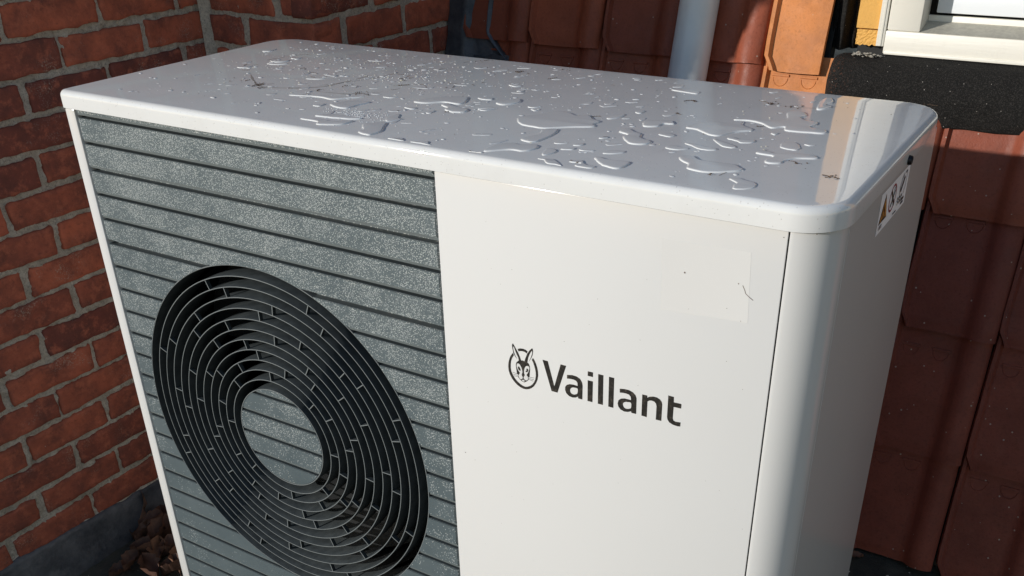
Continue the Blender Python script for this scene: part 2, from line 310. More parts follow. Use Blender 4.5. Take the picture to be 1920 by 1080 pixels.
PUD = [[(0.6628,0.1623),(0.6813,0.1883),(0.6891,0.2092),(0.7071,0.2099),(0.7218,0.2008),(0.7336,0.2096),(0.748,0.1953),(0.7608,0.1886),(0.7589,0.1746),(0.7652,0.165),(0.7393,0.1491),(0.7167,0.1323),(0.7008,0.1317),(0.68,0.1365)],[(0.7166,0.0786),(0.7228,0.1058),(0.7181,0.123),(0.7226,0.1314),(0.7345,0.134),(0.7402,0.11),(0.7388,0.0831),(0.734,0.0737)],[(0.7062,0.0186),(0.7048,0.047),(0.7134,0.0583),(0.7193,0.0614),(0.7284,0.0593),(0.7392,0.0672),(0.7496,0.0636),(0.7513,0.0511),(0.7437,0.0384),(0.7272,0.0363)],[(0.6912,0.0021),(0.6986,0.0125),(0.7058,0.0163),(0.7067,0.008)],[(0.7687,0.0364),(0.7619,0.0589),(0.7686,0.0624),(0.7768,0.0557),(0.7763,0.0446)],[(0.7721,0.0233),(0.7884,0.0278),(0.8062,0.0107),(0.8002,0.0008),(0.7887,0.0095),(0.78,0.0213)],[(0.8063,0.0281),(0.8159,0.0389),(0.8267,0.0275),(0.8389,0.026),(0.8378,0.0175),(0.8187,0.0185),(0.8204,0.0283)],[(0.8235,0.0525),(0.8287,0.0573),(0.8403,0.0531),(0.862,0.0563),(0.8665,0.0446),(0.862,0.0284),(0.8438,0.0326),(0.8318,0.0424)],[(0.7999,0.158),(0.799,0.1699),(0.8052,0.1756),(0.816,0.1664),(0.8277,0.1602),(0.8331,0.1463),(0.8477,0.1399),(0.852,0.1307),(0.844,0.1206),(0.8292,0.1211),(0.8134,0.1408),(0.8146,0.151)],[(0.5975,0.2124),(0.5986,0.2251),(0.6078,0.2422),(0.6182,0.2413),(0.6239,0.2258),(0.6113,0.2074)],[(0.557,0.3087),(0.5691,0.3126),(0.5763,0.3114),(0.5699,0.3034)],[(0.5615,0.225),(0.5779,0.2333),(0.5846,0.2242),(0.5737,0.2206)],[(0.5959,0.1731),(0.606,0.1829),(0.6144,0.1872),(0.6072,0.1719)],[(0.5731,0.1643),(0.5798,0.1678),(0.5872,0.1658),(0.5885,0.155),(0.5839,0.1486)],[(0.7585,0.2088),(0.7605,0.2262),(0.7713,0.2344),(0.7724,0.2186),(0.765,0.2067)],[(0.7767,0.2483),(0.7793,0.2598),(0.7861,0.2599),(0.7853,0.2472)],[(0.776,0.0649),(0.7822,0.0739),(0.789,0.0762),(0.7879,0.0681)],[(0.794,0.0726),(0.8051,0.0771),(0.8112,0.0772),(0.8027,0.0702)],[(0.7799,0.0849),(0.7819,0.095),(0.7891,0.0956),(0.7885,0.0875)],[(0.8234,0.0724),(0.827,0.0864),(0.8408,0.0901),(0.8422,0.0823),(0.8331,0.0744)],[(0.7563,0.084),(0.7711,0.0894),(0.7635,0.0826)],[(0.6443,0.2141),(0.6601,0.2221),(0.6529,0.212)],[(0.6539,0.2055),(0.6663,0.209),(0.6636,0.199)],[(0.586,0.2826),(0.594,0.2912),(0.5948,0.2784)],[(0.7914,0.1246),(0.7945,0.1334),(0.8009,0.1319),(0.7967,0.1241)],[(0.9014,0.0946),(0.9049,0.103),(0.9143,0.1057),(0.9251,0.0964),(0.9411,0.0964),(0.961,0.0974),(0.97,0.0911),(0.976,0.0822),(0.9613,0.0677),(0.9428,0.0587),(0.9243,0.0629),(0.9195,0.0767),(0.9095,0.084)],[(0.9741,0.0501),(0.9813,0.0578),(0.9905,0.0532),(1.0012,0.0496),(1.0056,0.0373),(0.9983,0.0262),(0.9891,0.023),(0.9851,0.0336),(0.9854,0.0411)],[(0.9658,0.1503),(0.9697,0.1604),(0.9874,0.1551),(0.9966,0.1643),(1.0215,0.1665),(1.0298,0.1571),(1.0101,0.1467),(1.0025,0.133),(1.0015,0.1229),(0.99,0.1181),(0.9841,0.1254),(0.9867,0.1438),(0.9725,0.1459)],[(0.9813,0.1833),(0.979,0.2006),(0.9909,0.2068),(1.0017,0.1871),(1.0003,0.1774),(0.9888,0.178)],[(0.9187,0.1883),(0.9219,0.1973),(0.9328,0.1908),(0.9476,0.1961),(0.9502,0.1856),(0.9387,0.1782),(0.9321,0.1832)],[(0.9058,0.1791),(0.9188,0.1739),(0.9384,0.1631),(0.9389,0.1556),(0.9274,0.155),(0.9179,0.164)],[(0.8851,0.1492),(0.8929,0.151),(0.9061,0.1485),(0.9249,0.1446),(0.9228,0.1367),(0.9095,0.1343),(0.897,0.1414)],[(0.8737,0.1223),(0.8754,0.1348),(0.8859,0.1333),(0.8975,0.1316),(0.8878,0.1206)],[(0.8959,0.2692),(0.9082,0.281),(0.929,0.2835),(0.9496,0.2968),(0.9405,0.3284),(0.9472,0.3434),(0.9602,0.3385),(0.9658,0.3245),(0.9627,0.3145),(0.9724,0.3031),(0.9852,0.3016),(0.9892,0.2904),(0.9858,0.2756),(1.0053,0.2704),(1.0078,0.2576),(0.9905,0.2526),(0.9652,0.2496),(0.9591,0.2644),(0.947,0.253),(0.9295,0.2676),(0.9127,0.2724)],[(0.8602,0.2107),(0.8644,0.2314),(0.8784,0.2477),(0.8952,0.251),(0.909,0.2651),(0.9148,0.2494),(0.9324,0.2352),(0.9179,0.2175),(0.9071,0.1945),(0.8952,0.1932),(0.8743,0.2076)],[(0.7668,0.3811),(0.7761,0.3905),(0.8043,0.3864),(0.8053,0.3735),(0.7882,0.3762)],[(0.8443,0.1693),(0.8504,0.18),(0.8632,0.1741),(0.8597,0.1649)],[(0.8112,0.2202),(0.8057,0.2146),(0.8086,0.2026),(0.8158,0.193),(0.8296,0.2002),(0.8301,0.2137),(0.842,0.2182),(0.8318,0.2308)],[(0.9544,0.2314),(0.9619,0.2378),(0.9607,0.2272)],[(1.0009,0.2041),(1.0119,0.2071),(1.0075,0.2011)],[(0.9588,0.4156),(0.9664,0.4257),(0.9749,0.4052),(0.9701,0.3905),(0.9804,0.3809),(0.9669,0.3622)],[(0.4114,0.1068),(0.413,0.1167),(0.4235,0.1362),(0.4364,0.1409),(0.451,0.1403),(0.4459,0.1213),(0.4448,0.1028),(0.4315,0.099)],[(0.498,0.1703),(0.5149,0.2057),(0.5345,0.2188),(0.5502,0.2204),(0.5617,0.1952),(0.5582,0.1844),(0.542,0.1853),(0.5323,0.1834),(0.5181,0.1701)],[(0.5409,0.1714),(0.5445,0.1817),(0.5636,0.1722),(0.5846,0.1683),(0.5899,0.1538),(0.5754,0.1464),(0.5601,0.1529),(0.5564,0.1626)],[(0.5318,0.0173),(0.5298,0.0289),(0.5199,0.0391),(0.5147,0.0511),(0.5338,0.0673),(0.5463,0.0476),(0.5541,0.0339),(0.5542,0.019),(0.5496,0.0083)],[(0.5208,0.0849),(0.5201,0.1067),(0.527,0.1047),(0.5345,0.0919),(0.5419,0.0903),(0.533,0.0722)],[(0.5795,0.0056),(0.5864,0.0188),(0.5944,0.0205),(0.6019,0.0079)],[(0.6133,0.0068),(0.6125,0.0143),(0.6279,0.0237),(0.6345,0.0156),(0.6393,0.0044),(0.6245,0.0021)],[(0.4266,0.0338),(0.4393,0.0414),(0.4577,0.0443),(0.4692,0.0421),(0.4924,0.0556),(0.4929,0.0383),(0.481,0.0284),(0.4625,0.0226),(0.4554,0.0323)],[(0.4331,0.0538),(0.4426,0.0671),(0.4533,0.0697),(0.4937,0.071),(0.4859,0.0615),(0.4649,0.0562),(0.4505,0.0543)],[(0.5057,0.1398),(0.5222,0.1452),(0.5213,0.136)],[(0.4451,0.1737),(0.4638,0.1818),(0.4575,0.1729)],[(0.5467,0.1289),(0.5518,0.1441),(0.5549,0.1302)],[(0.3241,0.1243),(0.3657,0.1413),(0.3905,0.1429),(0.4223,0.1622),(0.4083,0.1462),(0.3929,0.1301),(0.3676,0.1332)],[(0.3928,0.0943),(0.4019,0.108),(0.4052,0.0946)],[(0.1481,0.3172),(0.1522,0.3242),(0.1626,0.3268),(0.1631,0.3148)],[(0.1325,0.2878),(0.1437,0.2909),(0.1486,0.3029),(0.1597,0.301),(0.1579,0.2906),(0.1467,0.2828)],[(0.1449,0.2678),(0.1551,0.2765),(0.1754,0.2817),(0.1586,0.2679)],[(0.1226,0.2268),(0.1311,0.2369),(0.1369,0.2462),(0.1378,0.2302)],[(0.2747,0.2131),(0.287,0.2241),(0.2989,0.2272),(0.2925,0.2179)],[(0.0648,0.3403),(0.0714,0.3514),(0.0729,0.3653),(0.0773,0.3453)]]
SPECKS = [(0.9534, -0.0858, 0.00088), (1.01, -0.0862, 0.00088), (1.0006, -0.1145, 0.00044), (1.0161, -0.125, 0.00038), (0.9603, -0.1241, 0.00033), (1.0486, -0.0316, 0.00055), (0.6701, -0.3922, 0.00072), (0.6847, -0.399, 0.00049), (0.7482, -0.123, 0.00044), (0.8155, -0.1964, 0.00044), (1.0785, -0.0232, 0.00055)]
SCR = [(1.0144, -0.087), (1.0171, -0.092), (1.018, -0.0947), (1.0221, -0.0978), (1.0262, -0.1003)]
CRUMBS = [(0.1807, 0.2621, 0.00186), (0.3381, 0.2682, 0.00143), (0.375, 0.2744, 0.00186), (0.4069, 0.2629, 0.00186), (0.4089, 0.2639, 0.00124), (0.7275, 0.0765, 0.00186), (0.7336, 0.0722, 0.00124), (0.4068, 0.2981, 0.00124), (0.3732, 0.3565, 0.00124), (0.4633, 0.2909, 0.00124), (0.4602, 0.3366, 0.00093), (0.9706, 0.1629, 0.00186), (0.9639, 0.1734, 0.00124), (0.9673, 0.1775, 0.00124), (0.1359, 0.3813, 0.00099), (0.153, 0.3647, 0.00099), (0.1428, 0.3598, 0.00081), (0.8911, 0.3135, 0.00124), (0.8977, 0.2992, 0.00093), (0.9307, 0.2959, 0.00124), (0.282, 0.1891, 0.00081), (0.3624, 0.2563, 0.00093)]
DIRT = [(0.5253, 0.3891, 14, 0.004), (0.2391, 0.1563, 16, 0.005), (0.2597, 0.1403, 12, 0.004), (0.8185, 0.3356, 10, 0.003), (0.9084, 0.3684, 10, 0.004), (0.9388, 0.3651, 8, 0.006), (0.9312, 0.252, 5, 0.002), (1.0606, 0.1019, 12, 0.004), (0.3662, 0.2047, 7, 0.006), (0.4223, 0.2402, 6, 0.004), (0.3428, 0.1674, 6, 0.003), (0.4069, 0.1782, 10, 0.006), (0.3969, 0.2734, 6, 0.012), (0.8247, 0.2677, 4, 0.002), (0.8169, 0.0305, 5, 0.002), (0.5694, 0.1462, 4, 0.003), (1.0793, 0.449, 3, 0.003), (0.952, 0.0541, 4, 0.004), (1.0183, 0.1347, 4, 0.003), (0.1962, 0.1659, 8, 0.01), (0.5828, 0.4381, 4, 0.006), (0.4306, 0.4287, 4, 0.01)]
SWEEPS = [([(0.1799, 0.1981), (0.2427, 0.1505), (0.2854, 0.1532), (0.328, 0.1819), (0.3393, 0.2253), (0.344, 0.2792)], 0.0022), ([(0.3124, 0.1667), (0.3481, 0.1593), (0.3959, 0.1692), (0.4269, 0.1989)], 0.0016), ([(0.3212, 0.1897), (0.3531, 0.2439), (0.3676, 0.299), (0.3832, 0.3232)], 0.0018), ([(0.9053, 0.3637), (0.933, 0.3622), (0.9642, 0.3689), (0.9848, 0.3886)], 0.0016), ([(0.1305, 0.3057), (0.1402, 0.3439), (0.1843, 0.37)], 0.001), ([(0.4156, 0.2369), (0.4451, 0.2591), (0.4675, 0.2408)], 0.0012), ([(0.385, 0.1602), (0.4179, 0.1873)], 0.0012), ([(0.3746, 0.4383), (0.3469, 0.4343), (0.319, 0.416), (0.2987, 0.4015)], 0.001)]
PUDDLE_LABELS = [('very large flat puddle in the middle of the lid with a jagged right end', None), ('wedge shaped puddle with a white crumb at its tip, in front of the largest puddle', None), ('long wavy puddle close to the front edge, left of the kite shaped one', None), ('sliver of water at the front edge, leftmost of the front row in the middle', None), ('small heart shaped puddle just behind the kite shaped puddle at the front edge', None), ('kite shaped puddle right at the front edge of the lid near the middle', None), ('bent puddle at the front edge with a rusty fleck on its upper side', None), ('rounded oblong puddle at the front edge right of the bent puddle', None), ('two lobed stepped puddle right of the largest puddle', None), ('long pointed puddle with a dark curled right end, behind the largest puddle', None), ('small slim drop of water behind the long pointed puddle', 'small puddles on the left half of the lid'), ('medium slim drop of water left of the long pointed puddle', 'small puddles on the left half of the lid'), ('medium thin sliver of water right of the S shaped puddle', 'small puddles on the right half of the lid'), ('small oval drop of water right of the S shaped puddle', 'small puddles on the left half of the lid'), ('medium slim drop of water right of the largest puddle', 'small puddles on the right half of the lid'), ('small oval drop of water behind the largest puddle', 'small puddles on the right half of the lid'), ('small slim drop of water behind the heart shaped puddle', 'small puddles on the right half of the lid'), ('small thin sliver of water right of the heart shaped puddle', 'small puddles on the right half of the lid'), ('small slim drop of water right of the wedge shaped puddle', 'small puddles on the right half of the lid'), ('medium slim drop of water behind the rounded oblong puddle', 'small puddles on the right half of the lid'), ('small thin sliver of water behind the heart shaped puddle', 'small puddles on the right half of the lid'), ('small thin sliver of water right of the long pointed puddle', 'small puddles on the right half of the lid'), ('tiny slim drop of water right of the long pointed puddle', 'small puddles on the right half of the lid'), ('tiny slim drop of water behind the long pointed puddle', 'small puddles on the left half of the lid'), ('tiny oval drop of water left of the stepped puddle', 'small puddles on the right half of the lid'), ('large boot shaped puddle nearest the right half of the front edge', None), ('kidney shaped puddle closest to the front right corner of the lid', None), ('long forked puddle with a bright knob at its right end', None), ('square puddle with a bright right side, just behind the forked puddle', None), ('smooth bean shaped puddle with a broad right end, right of middle', None), ('slanting narrow puddle running down from the wide faint puddle', None), ('long thin puddle directly behind the large boot shaped puddle', None), ('short flat puddle left of the long thin puddle behind the boot shape', None), ('big branching puddle with two hooked arms near the back right of the lid', None), ('wide faint puddle with dark grains in it, left of the branching puddle', None), ('thin straight puddle near the back edge in front of the rain pipe', None), ('small oval drop of water right of the stepped puddle', 'small puddles on the right half of the lid'), ('irregular puddle between the largest puddle and the wide faint one', None), ('tiny slim drop of water behind the bean shaped puddle', 'small puddles on the right half of the lid'), ('tiny thin sliver of water right of the square puddle', 'small puddles on the right half of the lid'), ('bright puddle at the edge of the yellow reflection near the back', None), ('leaf shaped puddle in the left half, behind the sparkling droplets', None), ('long arrow shaped puddle holding one black grain, left of middle', None), ('curled S shaped puddle in front of the arrow shaped puddle', None), ('ragged comb shaped puddle near the front edge, left of middle', None), ('small puddle touching the top right corner of the ragged comb shape', None), ('small tapered puddle at the front edge, left one of a pair', None), ('small rounded oblong puddle at the front edge, right one of a pair', None), ('frayed long puddle nearest the left part of the front edge', None), ('thin frayed puddle lying just behind the long frayed one on the left', None), ('small slim drop of water left of the S shaped puddle', 'small puddles on the left half of the lid'), ('small thin sliver of water behind the leaf shaped puddle', 'small puddles on the left half of the lid'), ('small slim drop of water in front of the S shaped puddle', 'small puddles on the left half of the lid'), ('very long thin streak of water across the left half of the lid', None), ('small slim drop of water left of the leaf shaped puddle', 'small puddles on the left half of the lid'), ('cigar shaped drop nearest the back left corner of the lid', None), ('medium slim drop of water left of the long thin streak', 'small puddles on the left half of the lid'), ('medium thin sliver of water left of the long thin streak', 'small puddles on the left half of the lid'), ('medium thin sliver of water left of the leaf shaped puddle', 'small puddles on the left half of the lid'), ('medium thin sliver of water left of the arrow shaped puddle', 'small puddles on the left half of the lid'), ('medium thin sliver of water left of the frayed long puddle', 'small puddles on the left half of the lid')]
LEAVES = [(-0.404, 0.201, 0.003, 0.075, 2.0, 0.9, 0.5, 1, 'tan dead leaf standing on edge nearest the wall flashing'), (-0.351, 0.198, 0.017, 0.06, 0.6, 0.3, 0.6, 0, 'brown curled leaf leaning on the tan leaf by the wall'), (-0.353, 0.231, 0.015, 0.055, 2.6, 0.2, 0.5, 0, 'brown leaf lying beside the white unit corner, highest in the heap'), (-0.305, 0.202, 0.005, 0.065, 1.2, 0.2, 0.7, 0, 'large folded brown leaf closest to the unit'), (-0.302, 0.127, 0.01, 0.06, 0.2, 0.3, 0.6, 2, 'dark leaf lying flat nearest the lead flashing'), (-0.264, 0.139, 0.009, 0.055, 2.2, 0.4, 0.6, 1, 'tan leaf curled up in the middle of the heap'), (-0.241, 0.163, 0.013, 0.06, 0.9, 0.1, 0.7, 0, 'brown leaf at the bottom edge touching the unit'), (-0.293, 0.091, 0.016, 0.05, 1.7, 0.1, 0.5, 2, 'very dark leaf flat on the bare soil at the left'), (-0.244, 0.099, 0.002, 0.06, 2.9, 0.2, 0.6, 0, 'brown leaf at the front of the heap'), (-0.204, 0.122, 0.001, 0.055, 0.4, 0.4, 0.7, 2, 'small very dark leaf under the unit side, front of the heap'), (-0.301, 0.171, 0.017, 0.05, 1.6, 0.6, 0.8, 0, 'upright brown leaf right behind the tan one'), (-0.343, 0.169, 0.009, 0.045, 0.9, 0.5, 0.8, 0, 'small steep brown leaf between wall and heap'), (-0.203, 0.143, 0.015, 0.05, 2.4, 0.3, 0.6, 1, 'small tan leaf nearest the unit at the front'), (-0.308, 0.068, 0.0, 0.045, 1.1, 0.1, 0.5, 2, 'small dark leaf lying apart on the far left'), (1.032, 0.918, 0, 0.03, 0.3, 0.05, 0.2, 1, 'small tan dead leaf on dark ground below the tiles')]


def catmull(pts, n=4):
    out = []; N = len(pts)
    for i in range(N):
        p0, p1, p2, p3 = pts[i-1], pts[i], pts[(i+1) % N], pts[(i+2) % N]
        for k in range(n):
            u = k / n
            out.append(tuple(.5 * ((2*p1[a]) + (-p0[a]+p2[a])*u + (2*p0[a]-5*p1[a]+4*p2[a]-p3[a])*u*u + (-p0[a]+3*p1[a]-3*p2[a]+p3[a])*u**3) for a in (0, 1)))
    return out
def area(p): return .5 * sum(p[i-1][0]*p[i][1] - p[i][0]*p[i-1][1] for i in range(len(p)))
def flat(loops, fn):
    """fill 2-D loops (outer, holes) with triangles, mapped to 3-D by fn"""
    mb = MB(); tri = tessellate_polygon([[Vector((x, y, 0)) for x, y in L] for L in loops])
    mb.add([fn(x, y) for L in loops for x, y in L], [tuple(t_) for t_ in tri]); return mb

# ================================================================ setting
g = MB(); N = 60
def gfn(u, v):
    x = -40 + 80 * u; y = -40 + 80 * v
    return (x, y, -1.065)
g.box(-45, 45, -45, 45, -1.20, -1.0652)
gr = solo('ground', g, M_ground, None, None, kind='structure')
# finer uneven patch of the same ground round the unit
g = MB(); g.grid(lambda u, v: (-.50 + 2.6*u, -.35 + 1.75*v, -1.064 + .007*nz(u*14, v*11) + .003*nz(u*60, v*50)), 130, 90)
solo('ground_soil', g, M_ground, None, None, kind='structure', smooth=True)

# ---------------------------------------------------------------- brickwork
rb = random.Random(3)
def brick_mesh(L, h, dep, seed):
    """long face in the x-z plane at y=0, uneven, with worn rounded arrises; local to its centre"""
    r = random.Random(seed); nu, nv = 18, 7
    mb = MB(); o = r.random() * 90
    cj = [(r.uniform(-.004, .003), r.uniform(-.0025, .0025)) for _ in range(4)]
    def P(i, j, k):
        u = (0, .012, *[(q - 1) / (nu - 2) for q in range(2, nu - 1)], .988, 1)[i]; v = (0, .04, *[(q - 1) / (nv - 2) for q in range(2, nv - 1)], .96, 1)[j]
        x = (u - .5) * L; z = (v - .5) * h
        c = [(1-u)*(1-v), u*(1-v), (1-u)*v, u*v]
        x += sum(c[q] * cj[q][0] for q in range(4)); z += sum(c[q] * cj[q][1] for q in range(4))
        e = min(u, 1-u) * L; f = min(v, 1-v) * h
        ex = 0.0
        if i in (0, nu): x += nz(o + z*60, u*9) * .004
        if j in (0, nv): z += nz(o + 7 + x*30, v*9) * .0042 + nz(o + x*110, v*5) * .0030
        y = nz(o + x*18, z*20) * .0030 + nz(o + x*70, z*70, 3) * .0010
        if i in (0, nu) or j in (0, nv): y += .0022
        if (i in (0, nu)) and (j in (0, nv)): x -= (.0022 if i else -.0022); z -= (.0018 if j else -.0018)
        return (x, y, z)
    def grade(i, n):  # pull the first inner row to the rim so that the arris is tight
        return i
    mb.grid(lambda a, b: P(round(a*nu), round(b*nv), 0), nu, nv)
    # sides back into the wall
    rim = [(i, 0) for i in range(nu)] + [(nu, j) for j in range(nv)] + [(i, nv) for i in range(nu, 0, -1)] + [(0, j) for j in range(nv, 0, -1)]
    r0 = [P(i, j, 0) for i, j in rim]
    mb.loops([r0, [(x, dep, z) for x, y, z in r0]])
    me = bpy.data.meshes.new('brick'); me.from_pydata(mb.v, [], mb.f)
    bm = bmesh.new(); bm.from_mesh(me); bmesh.ops.remove_doubles(bm, verts=bm.verts, dist=1e-5); bmesh.ops.recalc_face_normals(bm, faces=bm.faces)
    bm.to_mesh(me); bm.free()
    for p in me.polygons: p.use_smooth = True
    me.materials.append(M_brick); return me
bank = {}
def brick(parent, L, cx, cy, cz, rot):
    key = round(L / .01)
    if key not in bank: bank[key] = [brick_mesh(L, .0535, .05, key * 17 + q) for q in range(9 if L > .14 else 4)]
    me = rb.choice(bank[key])
    o = link('brick', me, parent, (0, 0, 0))
    o.location = Vector((cx, cy, cz + H)) - origin_of(parent) + Vector((0, 0, rb.uniform(-.0015, .0015)))
    o.rotation_euler = (rb.uniform(-.012, .012), rb.uniform(-.008, .008), rot + rb.uniform(-.01, .01))
    if rb.random() < .5: o.scale = (-1, 1, 1)
    return o
XW = -.42; YB = .66; XP = -.116; MOD = .195; PT = .065
def rows(z0, a, b): return range(a, b)
wall = thing('brick_wall', 'tall red brick wall in shade along the left, with wide sandy mortar joints', 'wall', (XW - .08, .25, -1.065))
def course_joints(k, lo, hi):
    first = .21 if k % 2 else .115
    js = [lo]; n = math.ceil((lo + .03 - first) / MOD)
    while first + n * MOD < hi - .03:
        js.append(first + n * MOD + rb.uniform(-.006, .006)); n += 1
    js.append(hi); return js
def end_y(z):       # the free end of the wall, towards the viewer, leans out a little higher up
    return -.158 if z < .32 else max(-.305, -.158 - (z - .32) * .4)
bulk = MB()
for k in range(-34, 15):                     # k counts courses downwards; joint 0 lies at z = -0.003
    zc = -.003 - PT * k - PT / 2
    lo = end_y(zc) + .004; js = course_joints(k, lo, YB + .004)
    for a, b in zip(js, js[1:]):
        L = b - a - rb.uniform(.011, .015)
        if k >= -4: brick(wall, L, XW, (a + b) / 2, zc, pi / 2)
        else: bulk.box(XW - .03, XW, a + .006, b - .006, zc - .026, zc + .026)
ob = part('brick_courses', bulk, M_brick, wall); ob['kind'] = 'stuff'
core = MB()
core.box(XW - .12, XW - .030, -.158, YB + .5, -.99, .32)
core.box(XW - .12, XW - .010, -.305, YB + .5, .6875, 2.2)
core.add([(x, y, z) for x in (XW - .12, XW - .010) for y, z in ((-.158, .32), (YB + .5, .32), (YB + .5, .6875), (-.305, .6875))],
         [(0,1,2,3),(4,5,6,7),(0,1,5,4),(1,2,6,5),(2,3,7,6),(3,0,4,7)])
part('wall_core', core, M_mortar, wall)
mo = MB(); mo.grid(lambda u, v: (XW - .0052 + .0055*nz(u*60, v*75) + .0030*nz(u*190, v*230) - .010*max(0, nz(u*38, v*48, 7) - .25), -.158 + (YB + .165) * u, -.985 + 1.305 * v) if True else 0, 170, 260, True)
part('mortar', mo, M_mortar, wall, smooth=True)
# step flashing along the foot of the wall
fl = MB()
def ffn(u, v):
    y = -.16 + .81 * u
    top = -.963 - .030 * (y + .05) / .35 * .5 + .006 * nz(u * 22, 1)
    if v < .12: return (XW - .012 + .016 * (v / .12), y, top)
    k = (v - .12) / .88
    return (XW + .004 + .026 * k + .0035 * nz(u * 16, k * 3), y, top + (-1.068 - top) * k)
fl.grid(ffn, 80, 14, True)
part('flashing', fl, M_lead, wall, smooth=True)
sm = MB()   # smeared mortar fillet over the flashing
sm.grid(lambda u, v: (XW - .006 + .010 * v + .004 * nz(u * 40, v * 4), -.16 + .81 * u, -.952 - .028 * v * (1 + .5 * nz(u * 25, 5)) - .012 * u), 110, 6, True)
part('mortar_fillet', sm, M_mortar, wall, smooth=True)

pier = thing('brick_pier', 'short red brick pier with smooth grey joints behind the far left corner of the unit', 'wall', ((XW + XP) / 2, YB + .3, -1.065))
bulk = MB()
for k in range(-34, 17):
    zc = -.012 - PT * k - PT / 2
    ja = [XW + .014, -.209, XP] if k % 2 else [XW + .014, -.306, XP - .0]
    if k % 2 == 0: jb = [YB, YB + .098] + [YB + .098 + MOD * q for q in (1, 2)] + [1.19]
    else: jb = [YB, YB + .19] + [YB + .19 + MOD * q for q in (1,)] + [1.19]
    for a, b in zip(ja, ja[1:]):
        if -3 <= k < 3: brick(pier, b - a - .013, (a + b) / 2 + (0.006 if b == XP else 0), YB, zc, 0)
        else: bulk.box(a + .006, b - (0 if b == XP else .006), YB, YB + .04, zc - .026, zc + .026)
    for a, b in zip(jb, jb[1:]):
        if -3 <= k < 3: brick(pier, b - a - .013, XP, (a + b) / 2 - (.006 if a == YB else 0), zc, pi / 2)
        else: bulk.box(XP - .04, XP, a + (.04 if a == YB else .006), b - .006, zc - .026, zc + .026)
ob = part('brick_courses', bulk, M_brick, pier); ob['kind'] = 'stuff'
M_mortar2 = M_mortar.copy(); M_mortar2.name = 'smooth_grey_mortar'
mo = MB(); mo.box(XW - .0, XP - .008, YB + .008, 1.6, -1.065, 2.2)
part('wall_core', mo, M_mortar2, pier)
mo = MB()
mo.grid(lambda u, v: (XW + (XP - XW - .004) * u, YB + .0035 + .003*nz(u*30, v*30), -.20 + .40*v), 60, 80)
mo.grid(lambda u, v: (XP - .0035 + .003*nz(u*40, v*30, 4), YB + .003 + .56*u, -.20 + .40*v), 90, 80)
part('mortar', mo, M_mortar2, pier, smooth=True)
mo = MB(); mo.grid(lambda u, v: (XW + .004 + .016*u + .003*nz(u*3, v*60), YB - .018 * (1-u) + .004 + .002*nz(u*5, v*40, 2), -1.0 + 1.3*v), 5, 120)
part('mortar_fillet', mo, M_mortar, pier, smooth=True)

